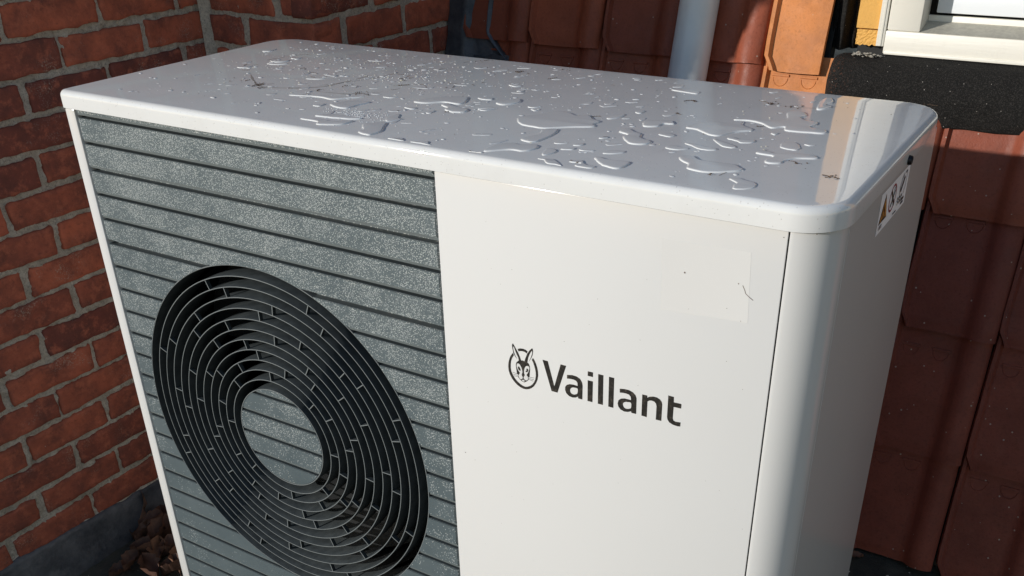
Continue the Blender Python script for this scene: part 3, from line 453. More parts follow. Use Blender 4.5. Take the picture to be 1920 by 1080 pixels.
# ---------------------------------------------------------------- tiled slope
TH = radians(14); ct, st = cos(TH), sin(TH)
def slope(x, s, wv=0.0):      # x along the wall, s up the slope (0 at z=-0.1), wv out of the slope
    return (x, 1.2 + s * st - wv * ct, -.1 + s * ct + wv * st)
roof = thing('tiled_roof', 'steep slope of brown clay tiles behind the unit, mostly in shade', 'roof', (1.0, 1.1, -1.065))
def tile_profile(u, Wd, roll):
    if u < .004: return .004 + u * 2.0
    if u < .011: return .0125
    if u < .016: return .0125 - (u - .011) * 1.9
    if not roll or u < Wd - .062: return .003
    k = (u - (Wd - .062)) / .062
    if k < .34: return .003 + .017 * (.5 - .5 * cos(pi * k / .34))
    if k < .78: return .020 + .003 * sin(pi * (k - .34) / .44)
    return .020 - .010 * ((k - .78) / .22) ** 2
def tile_mesh(Wd, roll, seed, mt, Ls=.285):
    r = random.Random(seed)
    us = [0, .004, .0075, .011, .016, .03, .06, .09, .115] if roll else [0, .004, .0075, .011, .016, .04, .07, .10, .115, Wd]
    if roll: us += [Wd - .062 + .062 * q for q in (0, .12, .24, .36, .5, .64, .78, .9, 1.0)]
    us = sorted(set(us)); ss = [0, .006, .015, .028, .06, .12, .18, .24, Ls]
    o = r.random() * 50; vs = []
    for s in ss:
        for u in us:
            w_ = tile_profile(u, Wd, roll)
            uu = u
            if u < .0161 and s < .03: uu = u + .017 * (1 - (s / .03)) ** .8          # cut away lower left corner
            tilt = .0165 * (1 - s / Ls)
            ed = .0 if s > .006 else -.002
            sag = .004 * ((u / Wd - .5) ** 2) if s < .03 else 0
            vs.append((uu + .0012 * nz(o + s*20, u*10), s + sag + .0012 * nz(o + u*50, s*9), w_ + tilt + ed + .0010 * nz(o + u*25, s*20)))
    nu = len(us); fs = []
    for j in range(len(ss) - 1):
        for i in range(nu - 1):
            a = j*nu + i; fs.append((a, a+1, a+nu+1, a+nu))
    top = len(vs)
    # underside rim: bottom edge, both sides
    rim = [i for i in range(nu)] + [j*nu + nu - 1 for j in range(1, len(ss))]
    rimL = [j*nu for j in range(len(ss))]
    def skirt(idx, flip):
        b = len(vs)
        for i in idx: x, s, z = vs[i]; vs.append((x, s + .001, z - .0115))
        for k in range(len(idx) - 1):
            q = (idx[k], idx[k+1], b+k+1, b+k); fs.append(q[::-1] if not flip else q)
    skirt(rim, False); skirt(rimL, True)
    # lugs just below the overlap of the tile above: bars and a half-round ridge under each
    for c0 in (.040, .098):
        if c0 + .02 > Wd: continue
        s0 = .224; zb = .003 + .0165 * (1 - s0 / Ls)
        b = len(vs); x0, x1 = c0 - .019, c0 + .019
        vs += [(x0, s0 - .007, zb - .003), (x1, s0 - .007, zb - .003), (x1, s0, zb - .003), (x0, s0, zb - .003), (x0 + .002, s0 - .005, zb + .003), (x1 - .002, s0 - .005, zb + .003), (x1 - .002, s0 - .001, zb + .0025), (x0 + .002, s0 - .001, zb + .0025)]
        fs += [(b+4,b+5,b+6,b+7),(b,b+1,b+5,b+4),(b+1,b+2,b+6,b+5),(b+2,b+3,b+7,b+6),(b+3,b,b+4,b+7)]
        b = len(vs); K = 10
        for q in range(K + 1):
            an = pi + pi * q / K
            for rr, hh in ((.0160, 0), (.0150, .0012), (.0140, 0)):
                sy = s0 - .008 + rr * sin(an) * 1.1; vs.append((c0 + rr * cos(an), sy, .003 + .0165 * (1 - sy / Ls) + hh))
        for q in range(K):
            for e in range(2):
                a = b + q*3 + e; fs.append((a, a+3, a+4, a+1))
    me = bpy.data.meshes.new('tile')
    me.from_pydata([(x, z_up, w_) for x, z_up, w_ in vs], [], fs)
    me.transform(Matrix(((1,0,0,0),(0,st,-ct,0),(0,ct,st,0),(0,0,0,1))))
    bm = bmesh.new(); bm.from_mesh(me); bmesh.ops.recalc_face_normals(bm, faces=bm.faces)
    for e in bm.edges:
        if len(e.link_faces) == 2 and e.calc_face_angle(0) > radians(42): e.smooth = False
    bm.to_mesh(me); bm.free()
    for p in me.polygons: p.use_smooth = True
    me.materials.append(mt); return me
TM = [tile_mesh(.187, True, 11 + q, M_tile) for q in range(5)]; TD = [tile_mesh(.187, True, 51 + q, M_tile_shade) for q in range(4)]; TS = [tile_mesh(.187, True, 31 + q, M_tile, .252) for q in range(3)]
rt = random.Random(5)
ROWS = [-.990, -.747, -.490, -.263, -.027, .215, .455, .695, .935]
for ri, s0 in enumerate(ROWS):
    for ci in range(-1, 12):
        x0 = .067 + ci * .186
        if s0 > -.1 and x0 > .6: continue
        if ri < 3 and x0 < .2: continue
        p = slope(x0 + rt.uniform(-.003, .003), s0 + rt.uniform(-.003, .003), .004)
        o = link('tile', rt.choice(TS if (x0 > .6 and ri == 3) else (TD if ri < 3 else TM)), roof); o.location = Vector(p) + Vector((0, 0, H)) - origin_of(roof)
        o.rotation_euler = (0, rt.uniform(-.012, .012), 0)
TN = tile_mesh(.119, False, 99, M_tile_new)
for s0 in (-.035, .207, .447, .687, .927):
    o = link('tile', TN, roof); o.location = Vector(slope(.627, s0, .008)) + Vector((0, 0, H)) - origin_of(roof)
    if s0 < 0: o['label'] = 'clean orange tile in the sun beside the dormer'
TN2 = tile_mesh(.140, False, 98, M_tile_new, .262)
for ch in [c for c in roof.children if abs(c.location.x + 1.0 - .625) < .01 and c.name.startswith('tile')]:
    if abs(ch.location.z - (slope(0, -.263)[2] + H)) < .02: ch.data = TN2
bk = MB(); bk.add([slope(x, s, wv) for wv in (-.05, -.016) for x, s in ((-.11, -1.02), (2.3, -1.02), (2.3, -.10), (.75, -.10), (.75, 1.25), (-.11, 1.25))],
   [(0,1,2,3,4,5),(6,7,8,9,10,11),(0,1,7,6),(1,2,8,7),(2,3,9,8),(3,4,10,9),(4,5,11,10),(5,0,6,11)])
part('underlay', bk, M_seal, roof)
# lead valley flashing between pier and tiles
lf = MB()
def lfn(u, v):
    s = -.09 + 1.3 * v
    flare = max(0, (.0 - s) / .09) ** 1.6
    edge = -.045 + .10 * flare
    prof = [(XP + .002, .090), (XP + .006, .030), (-.085, .014), (edge - .012, .012), (edge - .004, .026), (edge + .004, .022), (edge + .006, .012)]
    f = u * (len(prof) - 1); i = min(int(f), len(prof) - 2); k = f - i
    x = prof[i][0] + (prof[i+1][0] - prof[i][0]) * k; wv = prof[i][1] + (prof[i+1][1] - prof[i][1]) * k
    return slope(x + .003 * nz(u*4, v*30), s, wv + .003 * nz(u*6, v*40, 3))
lf.grid(lfn, 24, 120)
solo('lead_flashing', lf, M_lead, 'dark blue grey lead flashing dressed between the brick pier and the first tiles', 'flashing', smooth=True)
lf = MB()
lf.grid(lambda u, v: slope(-.10 + .17*u, -.30 + .245*v + .01*nz(u*5, 3) - .02 * abs(u - .5), .012 + .012*sin(pi*u) * v + .003*nz(u*9, v*9)), 20, 16)
solo('lead_apron', lf, M_lead, 'crumpled dark lead sheet just below the first tile, next to the pier', 'flashing', smooth=True)

# rain pipe
pp = MB(); T17 = radians(16); K = 40
def ring(s, r): return [(.480 + r * cos(2*pi*i/K), 1.148 + s * sin(T17) + r * sin(2*pi*i/K) * cos(T17), -.1 + s * cos(T17) - r * sin(2*pi*i/K) * sin(T17)) for i in range(K)]
pp.loops([ring(-.95, .0405), ring(1.3, .0405)], True, True)
solo('rain_pipe', pp, M_pipe, 'round white plastic rain pipe leaning along the tiles behind the unit', 'pipe', smooth=False, auto=radians(40))

# ---------------------------------------------------------------- dormer with window
dorm = thing('dormer_wall', 'narrow strip of yellow painted masonry between orange tile and white window', 'wall', (.82, 1.25, -.07))
b = MB(); b.grid(lambda u, v: (.797 + .044*u + .0015*nz(v*40, 2)*(1-u), 1.206 + .001*nz(u*8, v*80), -.040 + 1.2*v), 8, 120); b.box(.798, .8535, 1.208, 1.45, -.040, 1.16); b.box(1.9315, 2.4, 1.208, 1.45, -.04, 1.16); b.box(.8536, 1.931, 1.208, 1.30, 1.0015, 1.16)
part('painted_wall', b, M_yellow, dorm, auto=radians(40))
b = MB(); b.grid(lambda u, v: (.800 + .041*u - .002*nz(v*9, 1)*(1-u), 1.203 + .0015*nz(u*9, v*9) , -.070 + .028*v + .004*nz(u*7, 4)*(1-v)), 14, 10); b.box(.800, .84, 1.206, 1.3, -.068, -.0425)
part('plinth_block', b, M_yellow, dorm)
b = MB(); b.box(.80, 2.2, 1.226, 1.50, -.12, -.068); b.box(.8545, 1.9305, 1.302, 1.44, -.0675, 1.16)
part('dark_gap', b, M_seal, dorm)
# wrinkled felt upstand
b = MB()
b.grid(lambda u, v: (.742 + .060*u, 1.245 - .028 * sin(pi * min(1, u*1.5)) - .007 * sin(u * 19 + 2*nz(u*3, v*6)) - .004*nz(u*8, v*26), -.085 + 1.2*v), 40, 130)
solo('felt_upstand', b, M_felt, 'black wrinkled roofing felt folded up between orange tile and yellow wall', 'roofing felt', smooth=True)

win = thing('window', 'white painted window standing on the roof behind the right end of the unit', 'window', (1.35, 1.24, -.08))
def bx(name, x0, x1, y0, y1, z0, z1, m, bev=.0015, par=None, **k):
    q = MB(); q.box(x0, x1, y0, y1, z0, z1); return part(name, q, m, par or win, bevel=bev, auto=radians(40), **k)
bx('casing', .8395, .8545, 1.1995, 1.209, -.070, 1.0, M_wood)
bx('casing_bead', .846, .850, 1.1980, 1.1993, -.069, 1.0, M_wood, .0008)
bx('bottom_rail', .8545, 1.93, 1.200, 1.232, -.083, -.0405, M_wood, .0025)
bx('drip_lip', .8575, 1.93, 1.1975, 1.2005, -.0835, -.0775, M_wood, .001)
bx('post', .8560, .9165, 1.2008, 1.275, -.0400, 1.0, M_wood, .003)
sl = MB(); sl.add([(x, y, z) for x in (.9167, 1.93) for y, z in ((1.2015, -.0402), (1.262, -.0275), (1.262, -.060), (1.2015, -.060))],
    [(0,1,2,3),(4,5,6,7),(0,1,5,4),(1,2,6,5),(2,3,7,6),(3,0,4,7)])
part('sill', sl, M_sill, win)
bx('sill_upstand', .9167, 1.93, 1.2625, 1.272, -.0400, -.0170, M_wood, .0008)
bx('seal', .9170, .9290, 1.268, 1.30, -.0165, 1.0, M_seal, 0)
sash = bx('sash', .930, 1.93, 1.258, 1.30, -.0118, .0275, M_sash, .002)
bx('sash_stile', .930, .957, 1.2583, 1.30, .0280, 1.0, M_sash, .002)
bx('glazing_seal', .9575, 1.93, 1.266, 1.272, .0278, .0325, M_seal, 0)
bx('glass', .9575, 1.93, 1.2725, 1.278, .0327, 1.0, M_glass, 0)

# bitumen apron under the window
ap = MB()
prof = [(1.207, -.0835), (1.196, -.086), (1.176, -.093), (1.160, -.108), (1.150, -.128), (1.1465, -.150), (1.1480, -.172), (1.1525, -.190), (1.156, -.1985)]
def apf(u, v):
    x = .7565 + 1.3 * u
    f = v * (len(prof) - 1); i = min(int(f), len(prof) - 2); k = f - i
    y = prof[i][0] + (prof[i+1][0] - prof[i][0]) * k; z = prof[i][1] + (prof[i+1][1] - prof[i][1]) * k
    e = min(1, max(0, (x - .7565) / .028)); e = sqrt(max(0, 1 - (1 - e) ** 2))
    y = 1.215 + (y - 1.215) * (.25 + .75 * e)
    z = z + (1 - e) * (-.016 * (1 - v)) + .003 * nz(x * 20, 3) * v
    if x < .86: z -= .004 * (1 - v)
    wob = .0055 * nz(x * 9, v * 2) + .0025 * nz(x * 30, v * 6) - .004 * math.exp(-((x - 1.0) / .02) ** 2) * v
    if x < .752 + .02: x += .006 * (1-sin(pi * v)) 
    return (x, y + wob, z + wob * .3)
ap.grid(apf, 170, 26)
m_ = mesh_of('x', ap, M_felt); bpy.data.meshes.remove(m_)
apo = solo('felt_apron', ap, M_felt, 'thick black bitumen felt apron bulging out below the white window', 'roofing felt', smooth=True)
md = apo.modifiers.new('thickness', 'SOLIDIFY'); md.thickness = .004; md.offset = 1 if False else -1
cr = MB()
for q in range(26):
    x = .80 + .062 * random.random(); y = 1.198 - .014 * random.random(); z = -.083 - .006*random.random(); r = random.uniform(.002, .006)
    cr.add([(x + r*a, y + r*b_*.7, z + r*c*.5) for a, b_, c in ((1,0,0),(-1,.2,0),(0,1,.1),(.1,-1,0),(0,0,1),(0,.1,-1))], [(0,2,4),(2,1,4),(1,3,4),(3,0,4),(2,0,5),(1,2,5),(3,1,5),(0,3,5)])
solo('mortar_crumbs', cr, M_mortar, 'grey mortar crumbs lying on the felt below the yellow wall', 'crumbs', kind='stuff')

fs_ = MB(); n8 = 10
fs_.loops([[(1.0145 + .0028*k_*cos(2*pi*i/n8) + .002*sin(2*pi*i/n8), 1.0880 - d_, -0.5091 + .0085*k_*sin(2*pi*i/n8)) for i in range(n8)] for k_, d_ in ((1, 0), (.9, .0012), (.4, .0018))], True, True)
solo('plant_flake', fs_, M_grit, 'small pale flake stuck to a dark tile right beside the unit', 'flake', smooth=True)

# ================================================================ the heat pump unit
unit = thing('heat_pump', 'white outdoor heat pump unit with grey slatted front and round fan grille', 'heat pump', (.55, .23, -1.065))
W, D = 1.1, .4573
def rrect(ins, z, n=9, W0=0.0, W1=W, D0=0.0, D1=D, R=(.012, .051, .050, .050)):
    """rounded rectangle, corner radii front-left, front-right, back-right, back-left"""
    out = []
    cs = [(W0, D0, 1, 1, pi, R[0]), (W1, D0, -1, 1, 1.5*pi, R[1]), (W1, D1, -1, -1, 0, R[2]), (W0, D1, 1, -1, .5*pi, R[3])]
    for cx, cy, sx, sy, a0, r in cs:
        rr = max(r - ins, .0005)
        for k in range(n + 1):
            a = a0 + .5*pi*k/n
            out.append((cx + sx*r + rr*cos(a) - 0, cy + sy*r + rr*sin(a), z))
    return out
lid = MB(); F = .0085
rings = [rrect(.0012, -.0248), rrect(0, -.0240), rrect(0, -F)]
for k in range(1, 8):
    a = .5*pi*k/7; rings.append(rrect(F*(1-cos(a)), -F + F*sin(a)))
lid.loops(rings, True, True)
lido = part('lid', lid, M_lid, unit, auto=radians(50))
# side screws of the lid
def screw(x, y, z):
    q = MB(); n = 16
    q.loops([[(x, y + .0055*cos(2*pi*i/n), z + .0055*sin(2*pi*i/n)) for i in range(n)], [(x + .0028, y + .0052*cos(2*pi*i/n), z + .0052*sin(2*pi*i/n)) for i in range(n)],
             [(x + .0040, y + .0045*cos(2*pi*i/n), z + .0045*sin(2*pi*i/n)) for i in range(n)], [(x + .0028, y + .0030*cos(2*pi*i/n), z + .0030*sin(2*pi*i/n)) for i in range(n)]], True, True)
    return part('screw', q, M_screw, lido, auto=radians(30))
screw(1.1002, .267, -.0195)

ZB, ZT = -.985, -.0257
def pbox(name, x0, x1, y0, y1, z0, z1, m=M_body, bev=.0008):
    q = MB(); q.box(x0, x1, y0, y1, z0, z1); return part(name, q, m, unit, bevel=bev, auto=radians(40))
pbox('frame_strip', .0040, .0243, .0040, .030, ZB, ZT, M_body, .0025)
pbox('front_panel', .6485, 1.0524, .0040, .0065, ZB, ZT, M_body, .0009)
pbox('panel_return', .6488, .6505, .0068, .030, ZB, ZT, M_body, 0)
# curved corner post
cp = MB(); pr = [(1.0542, .0045), (1.0546, .0040)]; C0 = (1.0498, .0503); R0 = .0463
pr = [(1.0544, .0105), (1.0544, .0046), (1.0549, .00415)]
pr = [(1.0540, .0100), (1.0540, .0044)]
cx, cy = 1.0497, .0503
arc = [(cx + R0*sin(a), cy - R0*cos(a)) for a in [radians(x) for x in range(6, 91, 4)]]
pr += arc + [(1.0960, .0512), (1.0955, .0518), (1.0900, .0518)]
cp.loops([[(x, y, ZB) for x, y in pr], [(x, y, ZT) for x, y in pr]], True, True)
part('corner_post', cp, M_body, unit, auto=radians(35))
sp = MB(); pr = [(1.0900, .0528), (1.0953, .0528), (1.0960, .0535)] + [(1.086 + .010*cos(a), .4433 + .010*sin(a)) for a in [radians(x) for x in range(0, 91, 10)]] + [(1.07, .4533), (1.07, .4500), (1.0900, .4433)]
sp.loops([[(x, y, ZB) for x, y in pr], [(x, y, ZT) for x, y in pr]], True, True)
part('side_panel', sp, M_body, unit, auto=radians(35))
pbox('left_panel', .0040, .0060, .0303, .4533, ZB, ZT)
pbox('back_panel', .0063, 1.0697, .4510, .4533, ZB, ZT)
q = MB(); q.box(.0065, 1.0895, .31, .450, ZB, ZT - .002); q.box(.0065, .030, .032, .31, ZB, ZT-.002); q.box(.652, 1.0890, .054, .31, ZB, ZT-.002); q.box(.030, .652, .020, .31, ZB, ZB+.02); q.box(.03,.652,.02,.31,ZT-.006,ZT-.002)
part('inner_casing', q, M_dark, unit)
for x in (.18, .86):
    pbox('foot_rail', x, x + .05, .03, .44, -1.064, ZB - .0005, M_screw, .002)

# slatted front with the round opening
FX, FZ, RO, RI = .3287, -.4785, .2725, .0805
XS, XR = .0262, .6445; YF, YB2 = .0060, .0172; PZ = .037617; Z1 = -.03717; HS = .0304; LIP = .0031
M_slat_plain = mat('plain_grey_lip', (.125,.145,.148), .4); M_slat_ledge = mat('plain_shaded_ledge', (.055,.066,.070), .5, Specular_IOR_Level=.3)  # ledge: no frost, and the shade of the gap put into its darker colour
def slat_poly(xa, xb, z0, z1, side):
    """outline of a slat piece cut by the circle: side -1 left of it, +1 right of it, 0 uncut"""
    n = 14
    if side == 0: return [(xa, z1), (xb, z1), (xb, z0), (xa, z0)]
    zs = [z1 + (z0 - z1) * k / n for k in range(n + 1)]
    cut = []
    for z in zs:
        d = RO**2 - (z - FZ)**2
        cut.append((FX + side * sqrt(d) if d > 0 else FX, z))
    if side < 0: return [(xa, z0), (xa, z1)] + cut
    return [(xb, z1), (xb, z0)] + cut[::-1]
def prism_y(mb, poly, y0, y1):
    n = len(poly); b = len(mb.v)
    mb.v += [(x, y0, z) for x, z in poly] + [(x, y1, z) for x, z in poly]
    tri = tessellate_polygon([[Vector((x, z, 0)) for x, z in poly]])
    mb.f += [tuple(b + i for i in t_) for t_ in tri]
    mb.f += [(b + i, b + (i+1) % n, b + n + (i+1) % n, b + n + i) for i in range(n)]
def slat(poly, lip=None, m=M_slat):
    a = abs(area(poly))
    if a < 2e-5: return
    q = MB(); prism_y(q, poly, YF, YB2)
    me = mesh_of('slat', q, m, origin_of(unit))
    bm = bmesh.new(); bm.from_mesh(me); bmesh.ops.dissolve_limit(bm, angle_limit=radians(1), verts=bm.verts, edges=bm.edges)
    es = [e for e in bm.edges if len(e.link_faces) == 2 and any(abs(f.normal.y) > .9 and f.calc_center_median().y < (YF + YB2)/2 - origin_of(unit).y for f in e.link_faces) and e.calc_face_angle(0) > .5]
    try: bmesh.ops.bevel(bm, geom=es, offset=.0008, segments=2, affect='EDGES', clamp_overlap=True)
    except Exception: pass
    bm.to_mesh(me); bm.free(); me.materials.append(M_slat_ledge)
    for p in me.polygons:
        if p.normal.z > .9: p.material_index = 1
    link('slat', me, unit)
    if lip and abs(area(lip)) > 4e-6:
        q = MB(); prism_y(q, lip, YF + .0014, YB2); part('slat_lip', q, M_slat_plain, unit)
top = MB()
slat([(XS, -.0259), (XR, -.0259), (XR, -.0306), (XS, -.0306)], [(XS, -.0306), (XR+.003, -.0306), (XR+.003, -.0334), (XS, -.0334)])      # narrow first slat under the lid
i = 0
while True:
    zt = Z1 - PZ * i; zb = zt - HS; i += 1
    if zb < ZB: break
    if i == 3: zt -= .0012
    dz = 0 if (zb < FZ < zt) else min(abs(zt - FZ), abs(zb - FZ))
    zl = zb - LIP
    if dz > RO - .0005:
        slat(slat_poly(XS, XR, zb, zt, 0), slat_poly(XS, XR + .003, zl, zb, 0) if min(abs(zb - FZ), abs(zl - FZ)) > RO else None); continue
    # part of the slat may pass above or below the circle
    far = max(abs(zt - FZ), abs(zb - FZ))
    if far > RO:       # touches the rim: one piece with a bite
        n = 30; s_ = 1 if zt > FZ else -1
        edge = zb if s_ > 0 else zt; half = sqrt(RO**2 - (edge - FZ)**2)
        bite = [(FX - half + 2*half*k/n, FZ + s_*sqrt(max(0, RO**2 - (-half + 2*half*k/n)**2))) for k in range(n + 1)]
        if s_ > 0: slat([(XS, zt), (XS, zb)] + bite + [(XR, zb), (XR, zt)])
        else: slat([(XR, zb), (XR, zt)] + bite[::-1] + [(XS, zt), (XS, zb)])
    else:
        okl = max(abs(zb - FZ), abs(zl - FZ)) < RO
        slat(slat_poly(XS, XR, zb, zt, -1), slat_poly(XS, XR + .003, zl, zb, -1) if okl else None); slat(slat_poly(XS, XR, zb, zt, 1), slat_poly(XS, XR + .003, zl, zb, 1) if okl else None)
        if dz < RI - .001 or True:
            h0 = max(zb, FZ - RI); h1 = min(zt, FZ + RI)
            if h1 - h0 > .001:
                n = 12; zz = [h0 + (h1 - h0)*k/n for k in range(n + 1)]
                L_ = [(FX - sqrt(max(0, RI**2 - (z - FZ)**2)), z) for z in zz]; R_ = [(FX + sqrt(max(0, RI**2 - (z - FZ)**2)), z) for z in zz]
                pl = L_ + R_[::-1]
                cl = []
                for p_ in pl:
                    if not cl or hypot(p_[0]-cl[-1][0], p_[1]-cl[-1][1]) > 1e-5: cl.append(p_)
                k0 = max(zl, FZ - RI); k1 = min(zb, FZ + RI); lp_ = None
                if k1 - k0 > .0005:
                    z2 = [k0 + (k1 - k0)*k/4 for k in range(5)]; hw_ = [sqrt(max(1e-8, RI**2 - (z - FZ)**2)) for z in z2]
                    lp_ = [(FX - h, z) for h, z in zip(hw_, z2)] + [(FX + h, z) for h, z in list(zip(hw_, z2))[::-1]]
                slat(cl, lp_)
# backing plate behind the slats (strip seen in the gaps), with the round hole
def plate(mb, outer, r, cx, cz, y0, y1, n=96):
    circ = [(cx + r*cos(2*pi*k/n), cz + r*sin(2*pi*k/n)) for k in range(n)]
    for y in (y0, y1):
        tri = tessellate_polygon([[Vector((x, z, 0)) for x, z in outer], [Vector((x, z, 0)) for x, z in circ]])
        mb.add([(x, y, z) for x, z in outer + circ], [tuple(t_) for t_ in tri])
bp = MB(); plate(bp, [(.0245, ZB), (.6483, ZB), (.6483, ZT - .0005), (.0245, ZT - .0005)], RO, FX, FZ, YB2 + .0001, YB2 + .002)
part('backing_plate', bp, M_slat, unit)
dk = MB(); n = 72
dk.loops([[(FX + RI*cos(2*pi*k/n), y, FZ + RI*sin(2*pi*k/n)) for k in range(n)] for y in (YB2 + .0001, YB2 + .003)], True, True)
part('hub_plate', dk, M_slat, unit)
def lit_fronts(o):  # front faces coloured paler than the bands, as if catching the sun
    o.data.materials.append(M_edge)
    for p in o.data.polygons:
        if p.normal.y < -.9: p.material_index = 1
def band(r, th, y0, y1, n=144):
    q = MB(); c = .0002
    def R_(rr, y): return [(FX + rr*cos(2*pi*k/n), y, FZ + rr*sin(2*pi*k/n)) for k in range(n)]
    q.loops([R_(r - th/2, y1), R_(r - th/2, y0 + c), R_(r - th/2 + c, y0), R_(r + th/2 - c, y0), R_(r + th/2, y0 + c), R_(r + th/2, y1), R_(r - th/2, y1)])
    return q
lit_fronts(part('outer_rim', band(RO + .0006, .0016, YF + .0002, .060), M_ring, unit, auto=radians(60)))
lit_fronts(part('hub_rim', band(RI + .0006, .0016, YF + .0002, .045), M_ring, unit, auto=radians(60)))
PR = (RO - RI) / 12
for k in range(1, 12):
    rg = part('grille_ring', band(RI + PR*k, .0015, YF + .0006, .042), M_ring, unit, auto=radians(60)); lit_fronts(rg)
PH = {1: 0, 2: 30, 3: 7.5, 4: 15, 5: 37.5, 6: 22.5, 7: 0, 8: 37.5, 9: 15, 10: 22.5}
for k, ph in PH.items():
    ra = RI + PR*k + .0008; rb_ = RI + PR*(k+1) - .0008
    for m in range(8):
        a = radians(ph + 45*m + 1.0); c_, s_ = cos(a), sin(a); hw = .0007; q = MB()
        q.add([(FX + r*c_ - e*s_, y, FZ + r*s_ + e*c_) for r in (ra, rb_) for y in (YF + .0004, .0125) for e in (-hw, hw)],
              [(0,1,3,2),(4,6,7,5),(0,4,5,1),(2,3,7,6),(0,2,6,4),(1,5,7,3)])
        lit_fronts(part('spoke', q, M_ring, unit))
# fan behind the grille
fan = MB(); n = 48
fan.loops([[(FX + r*cos(2*pi*k/n), y, FZ + r*sin(2*pi*k/n)) for k in range(n)] for r, y in ((.062, .14), (.070, .075), (.064, .062), (.010, .058))], True, True)
fano = part('fan', fan, M_fan, unit, auto=radians(40))
for m in range(5):
    a0 = 2*pi*m/5 + .35; q = MB()
    q.grid(lambda u, v: (FX + (.066 + .195*v)*cos(a0 + .95*u + .35*v), .068 + .055*u + .010*v, FZ + (.066 + .195*v)*sin(a0 + .95*u + .35*v)), 10, 10)
    part('blade', q, M_fan, fano, smooth=True)
hs = MB(); hs.loops([[(FX + .268*cos(2*pi*k/n), y, FZ + .268*sin(2*pi*k/n)) for k in range(n)] for y in (.061, .16)]); 
part('fan_shroud', hs, M_dark, unit)

# lettering and emblem on the front panel
def front(y): return lambda x, z: (x, y, z)
def ccat(L, n=4): return catmull(L, n)
for L in LETTERS:
    lp = [L[0]] + [ccat(h_, 3) for h_ in L[1:]]
    part('letter', flat(lp, front(.00385)), M_print, unit)
part('letter_dot', flat([IDOT], front(.00385)), M_print, unit)
for r_ in RING: part('emblem_ring', flat([r_], front(.00385)), M_print, unit)
part('emblem_hare', flat([HEAD[0]], front(.00385)), M_print, unit)
for L in HEAD[1:]: part('emblem_face_patch', flat([ccat(L, 3)], front(.00375)), M_body, unit)
for L in PUPIL: part('emblem_eye', flat([ccat(L, 3)], front(.00365)), M_print, unit)
for L in WHISK: part('emblem_whisker', flat([L], front(.00385)), M_print, unit)
tp = flat([TAPE], front(.00388)); part('tape_mark', tp, M_tape, unit)
# small marks on the front panel
mk = MB()
def blob(mb, x, z, r, y=.0037, rx=1.0):
    n = 8; a0 = random.random()*6
    mb.add([(x, y, z)] + [(x + r*rx*cos(2*pi*k/n + a0)*random.uniform(.6,1.2), y, z + r*sin(2*pi*k/n + a0)*random.uniform(.6,1.2)) for k in range(n)], [(0, 1+k, 1+(k+1)%n) for k in range(n)])
for x, z, r in SPECKS: blob(mk, x, z, r)
for _ in range(46): blob(mk, random.uniform(.67, 1.05), random.uniform(-.55, -.035), random.uniform(.00018, .0004))
ob = part('dirt_specks', mk, M_dirt, unit); ob['kind'] = 'stuff'
hr = MB(); pts = SCR
for a_, b_ in zip(pts, pts[1:]):
    dx, dz = b_[0]-a_[0], b_[1]-a_[1]; l_ = hypot(dx, dz); nx, nz_ = -dz/l_*.00028, dx/l_*.00028
    hr.add([(a_[0]-nx, .0037, a_[1]-nz_), (b_[0]-nx, .0037, b_[1]-nz_), (b_[0]+nx, .0037, b_[1]+nz_), (a_[0]+nx, .0037, a_[1]+nz_)], [(0,1,2,3)])
part('scratch', hr, M_dirt, unit)

# warning label on the side
XSD = 1.0960
def side(x): return lambda y, z: (x, y, z)
lab = MB(); SQ = [(.1775, -.0342), (.3080, -.0342), (.3085, -.0805), (.1778, -.0802)]
lb = part('warning_label', flat([SQ], side(XSD + .0003)), M_label, unit)
def lpart(name, loops, m, lift): return part(name, flat(loops, side(XSD + .0003 + lift)), m, lb)
def line(pts, wd=.0005):
    q = MB()
    for a_, b_ in zip(pts, pts[1:]):
        dy, dz = b_[0]-a_[0], b_[1]-a_[1]; l_ = hypot(dy, dz) or 1; ny, nz_ = -dz/l_*wd, dy/l_*wd; ey, ez = dy/l_*wd*.6, dz/l_*wd*.6
        q.add([(XSD + .0009, y, z) for y, z in ((a_[0]-ny-ey, a_[1]-nz_-ez), (b_[0]-ny+ey, b_[1]-nz_+ez), (b_[0]+ny+ey, b_[1]+nz_+ez), (a_[0]+ny-ey, a_[1]+nz_-ez))], [(0,1,2,3)])
    return q
def pl_(name, pts, wd=.0005): return part(name, line(pts, wd * 1.5), M_print, lb)
T0, T1, T2 = (.1994, -.0385), (.2168, -.0690), (.1820, -.0690)
lpart('warning_triangle', [[T0, T1, T2]], M_print, .0002)
cxx, czz = (.1994, -.0590)
inn = [(cxx + (x-cxx)*.80, czz + (z-czz)*.80) for x, z in (T0, T1, T2)]
lpart('triangle_field', [inn], M_orange, .0004)
pl_('flame', [(.1950,-.0640),(.1935,-.0600),(.1960,-.0560),(.1985,-.0520),(.1990,-.0560),(.2020,-.0590),(.2035,-.0625),(.2020,-.0645)], .0007)
pl_('flame_base', [(.1920,-.0660),(.2070,-.0660)], .0005)
pc = (.2357, -.0538); rr = .0158
lpart('prohibition_ring', [[(pc[0] + rr*cos(2*pi*k/40), pc[1] + rr*sin(2*pi*k/40)) for k in range(40)], [(pc[0] + rr*.84*cos(2*pi*k/40), pc[1] + rr*.84*sin(2*pi*k/40)) for k in range(40)]], M_red, .0002)
pl_('prohibition_bar', [(pc[0]-.0098, pc[1]+.0098), (pc[0]+.0098, pc[1]-.0098)], .0011)
pl_('match', [(.2290,-.0620),(.2400,-.0500),(.2425,-.0470)], .0009)
pl_('small_flame', [(.2400,-.0500),(.2380,-.0440),(.2420,-.0425)], .0005)
def zig(y0, z0, n, w_, h_): return [(y0 + w_*k, z0 + (h_ if k % 2 else 0)) for k in range(n)]
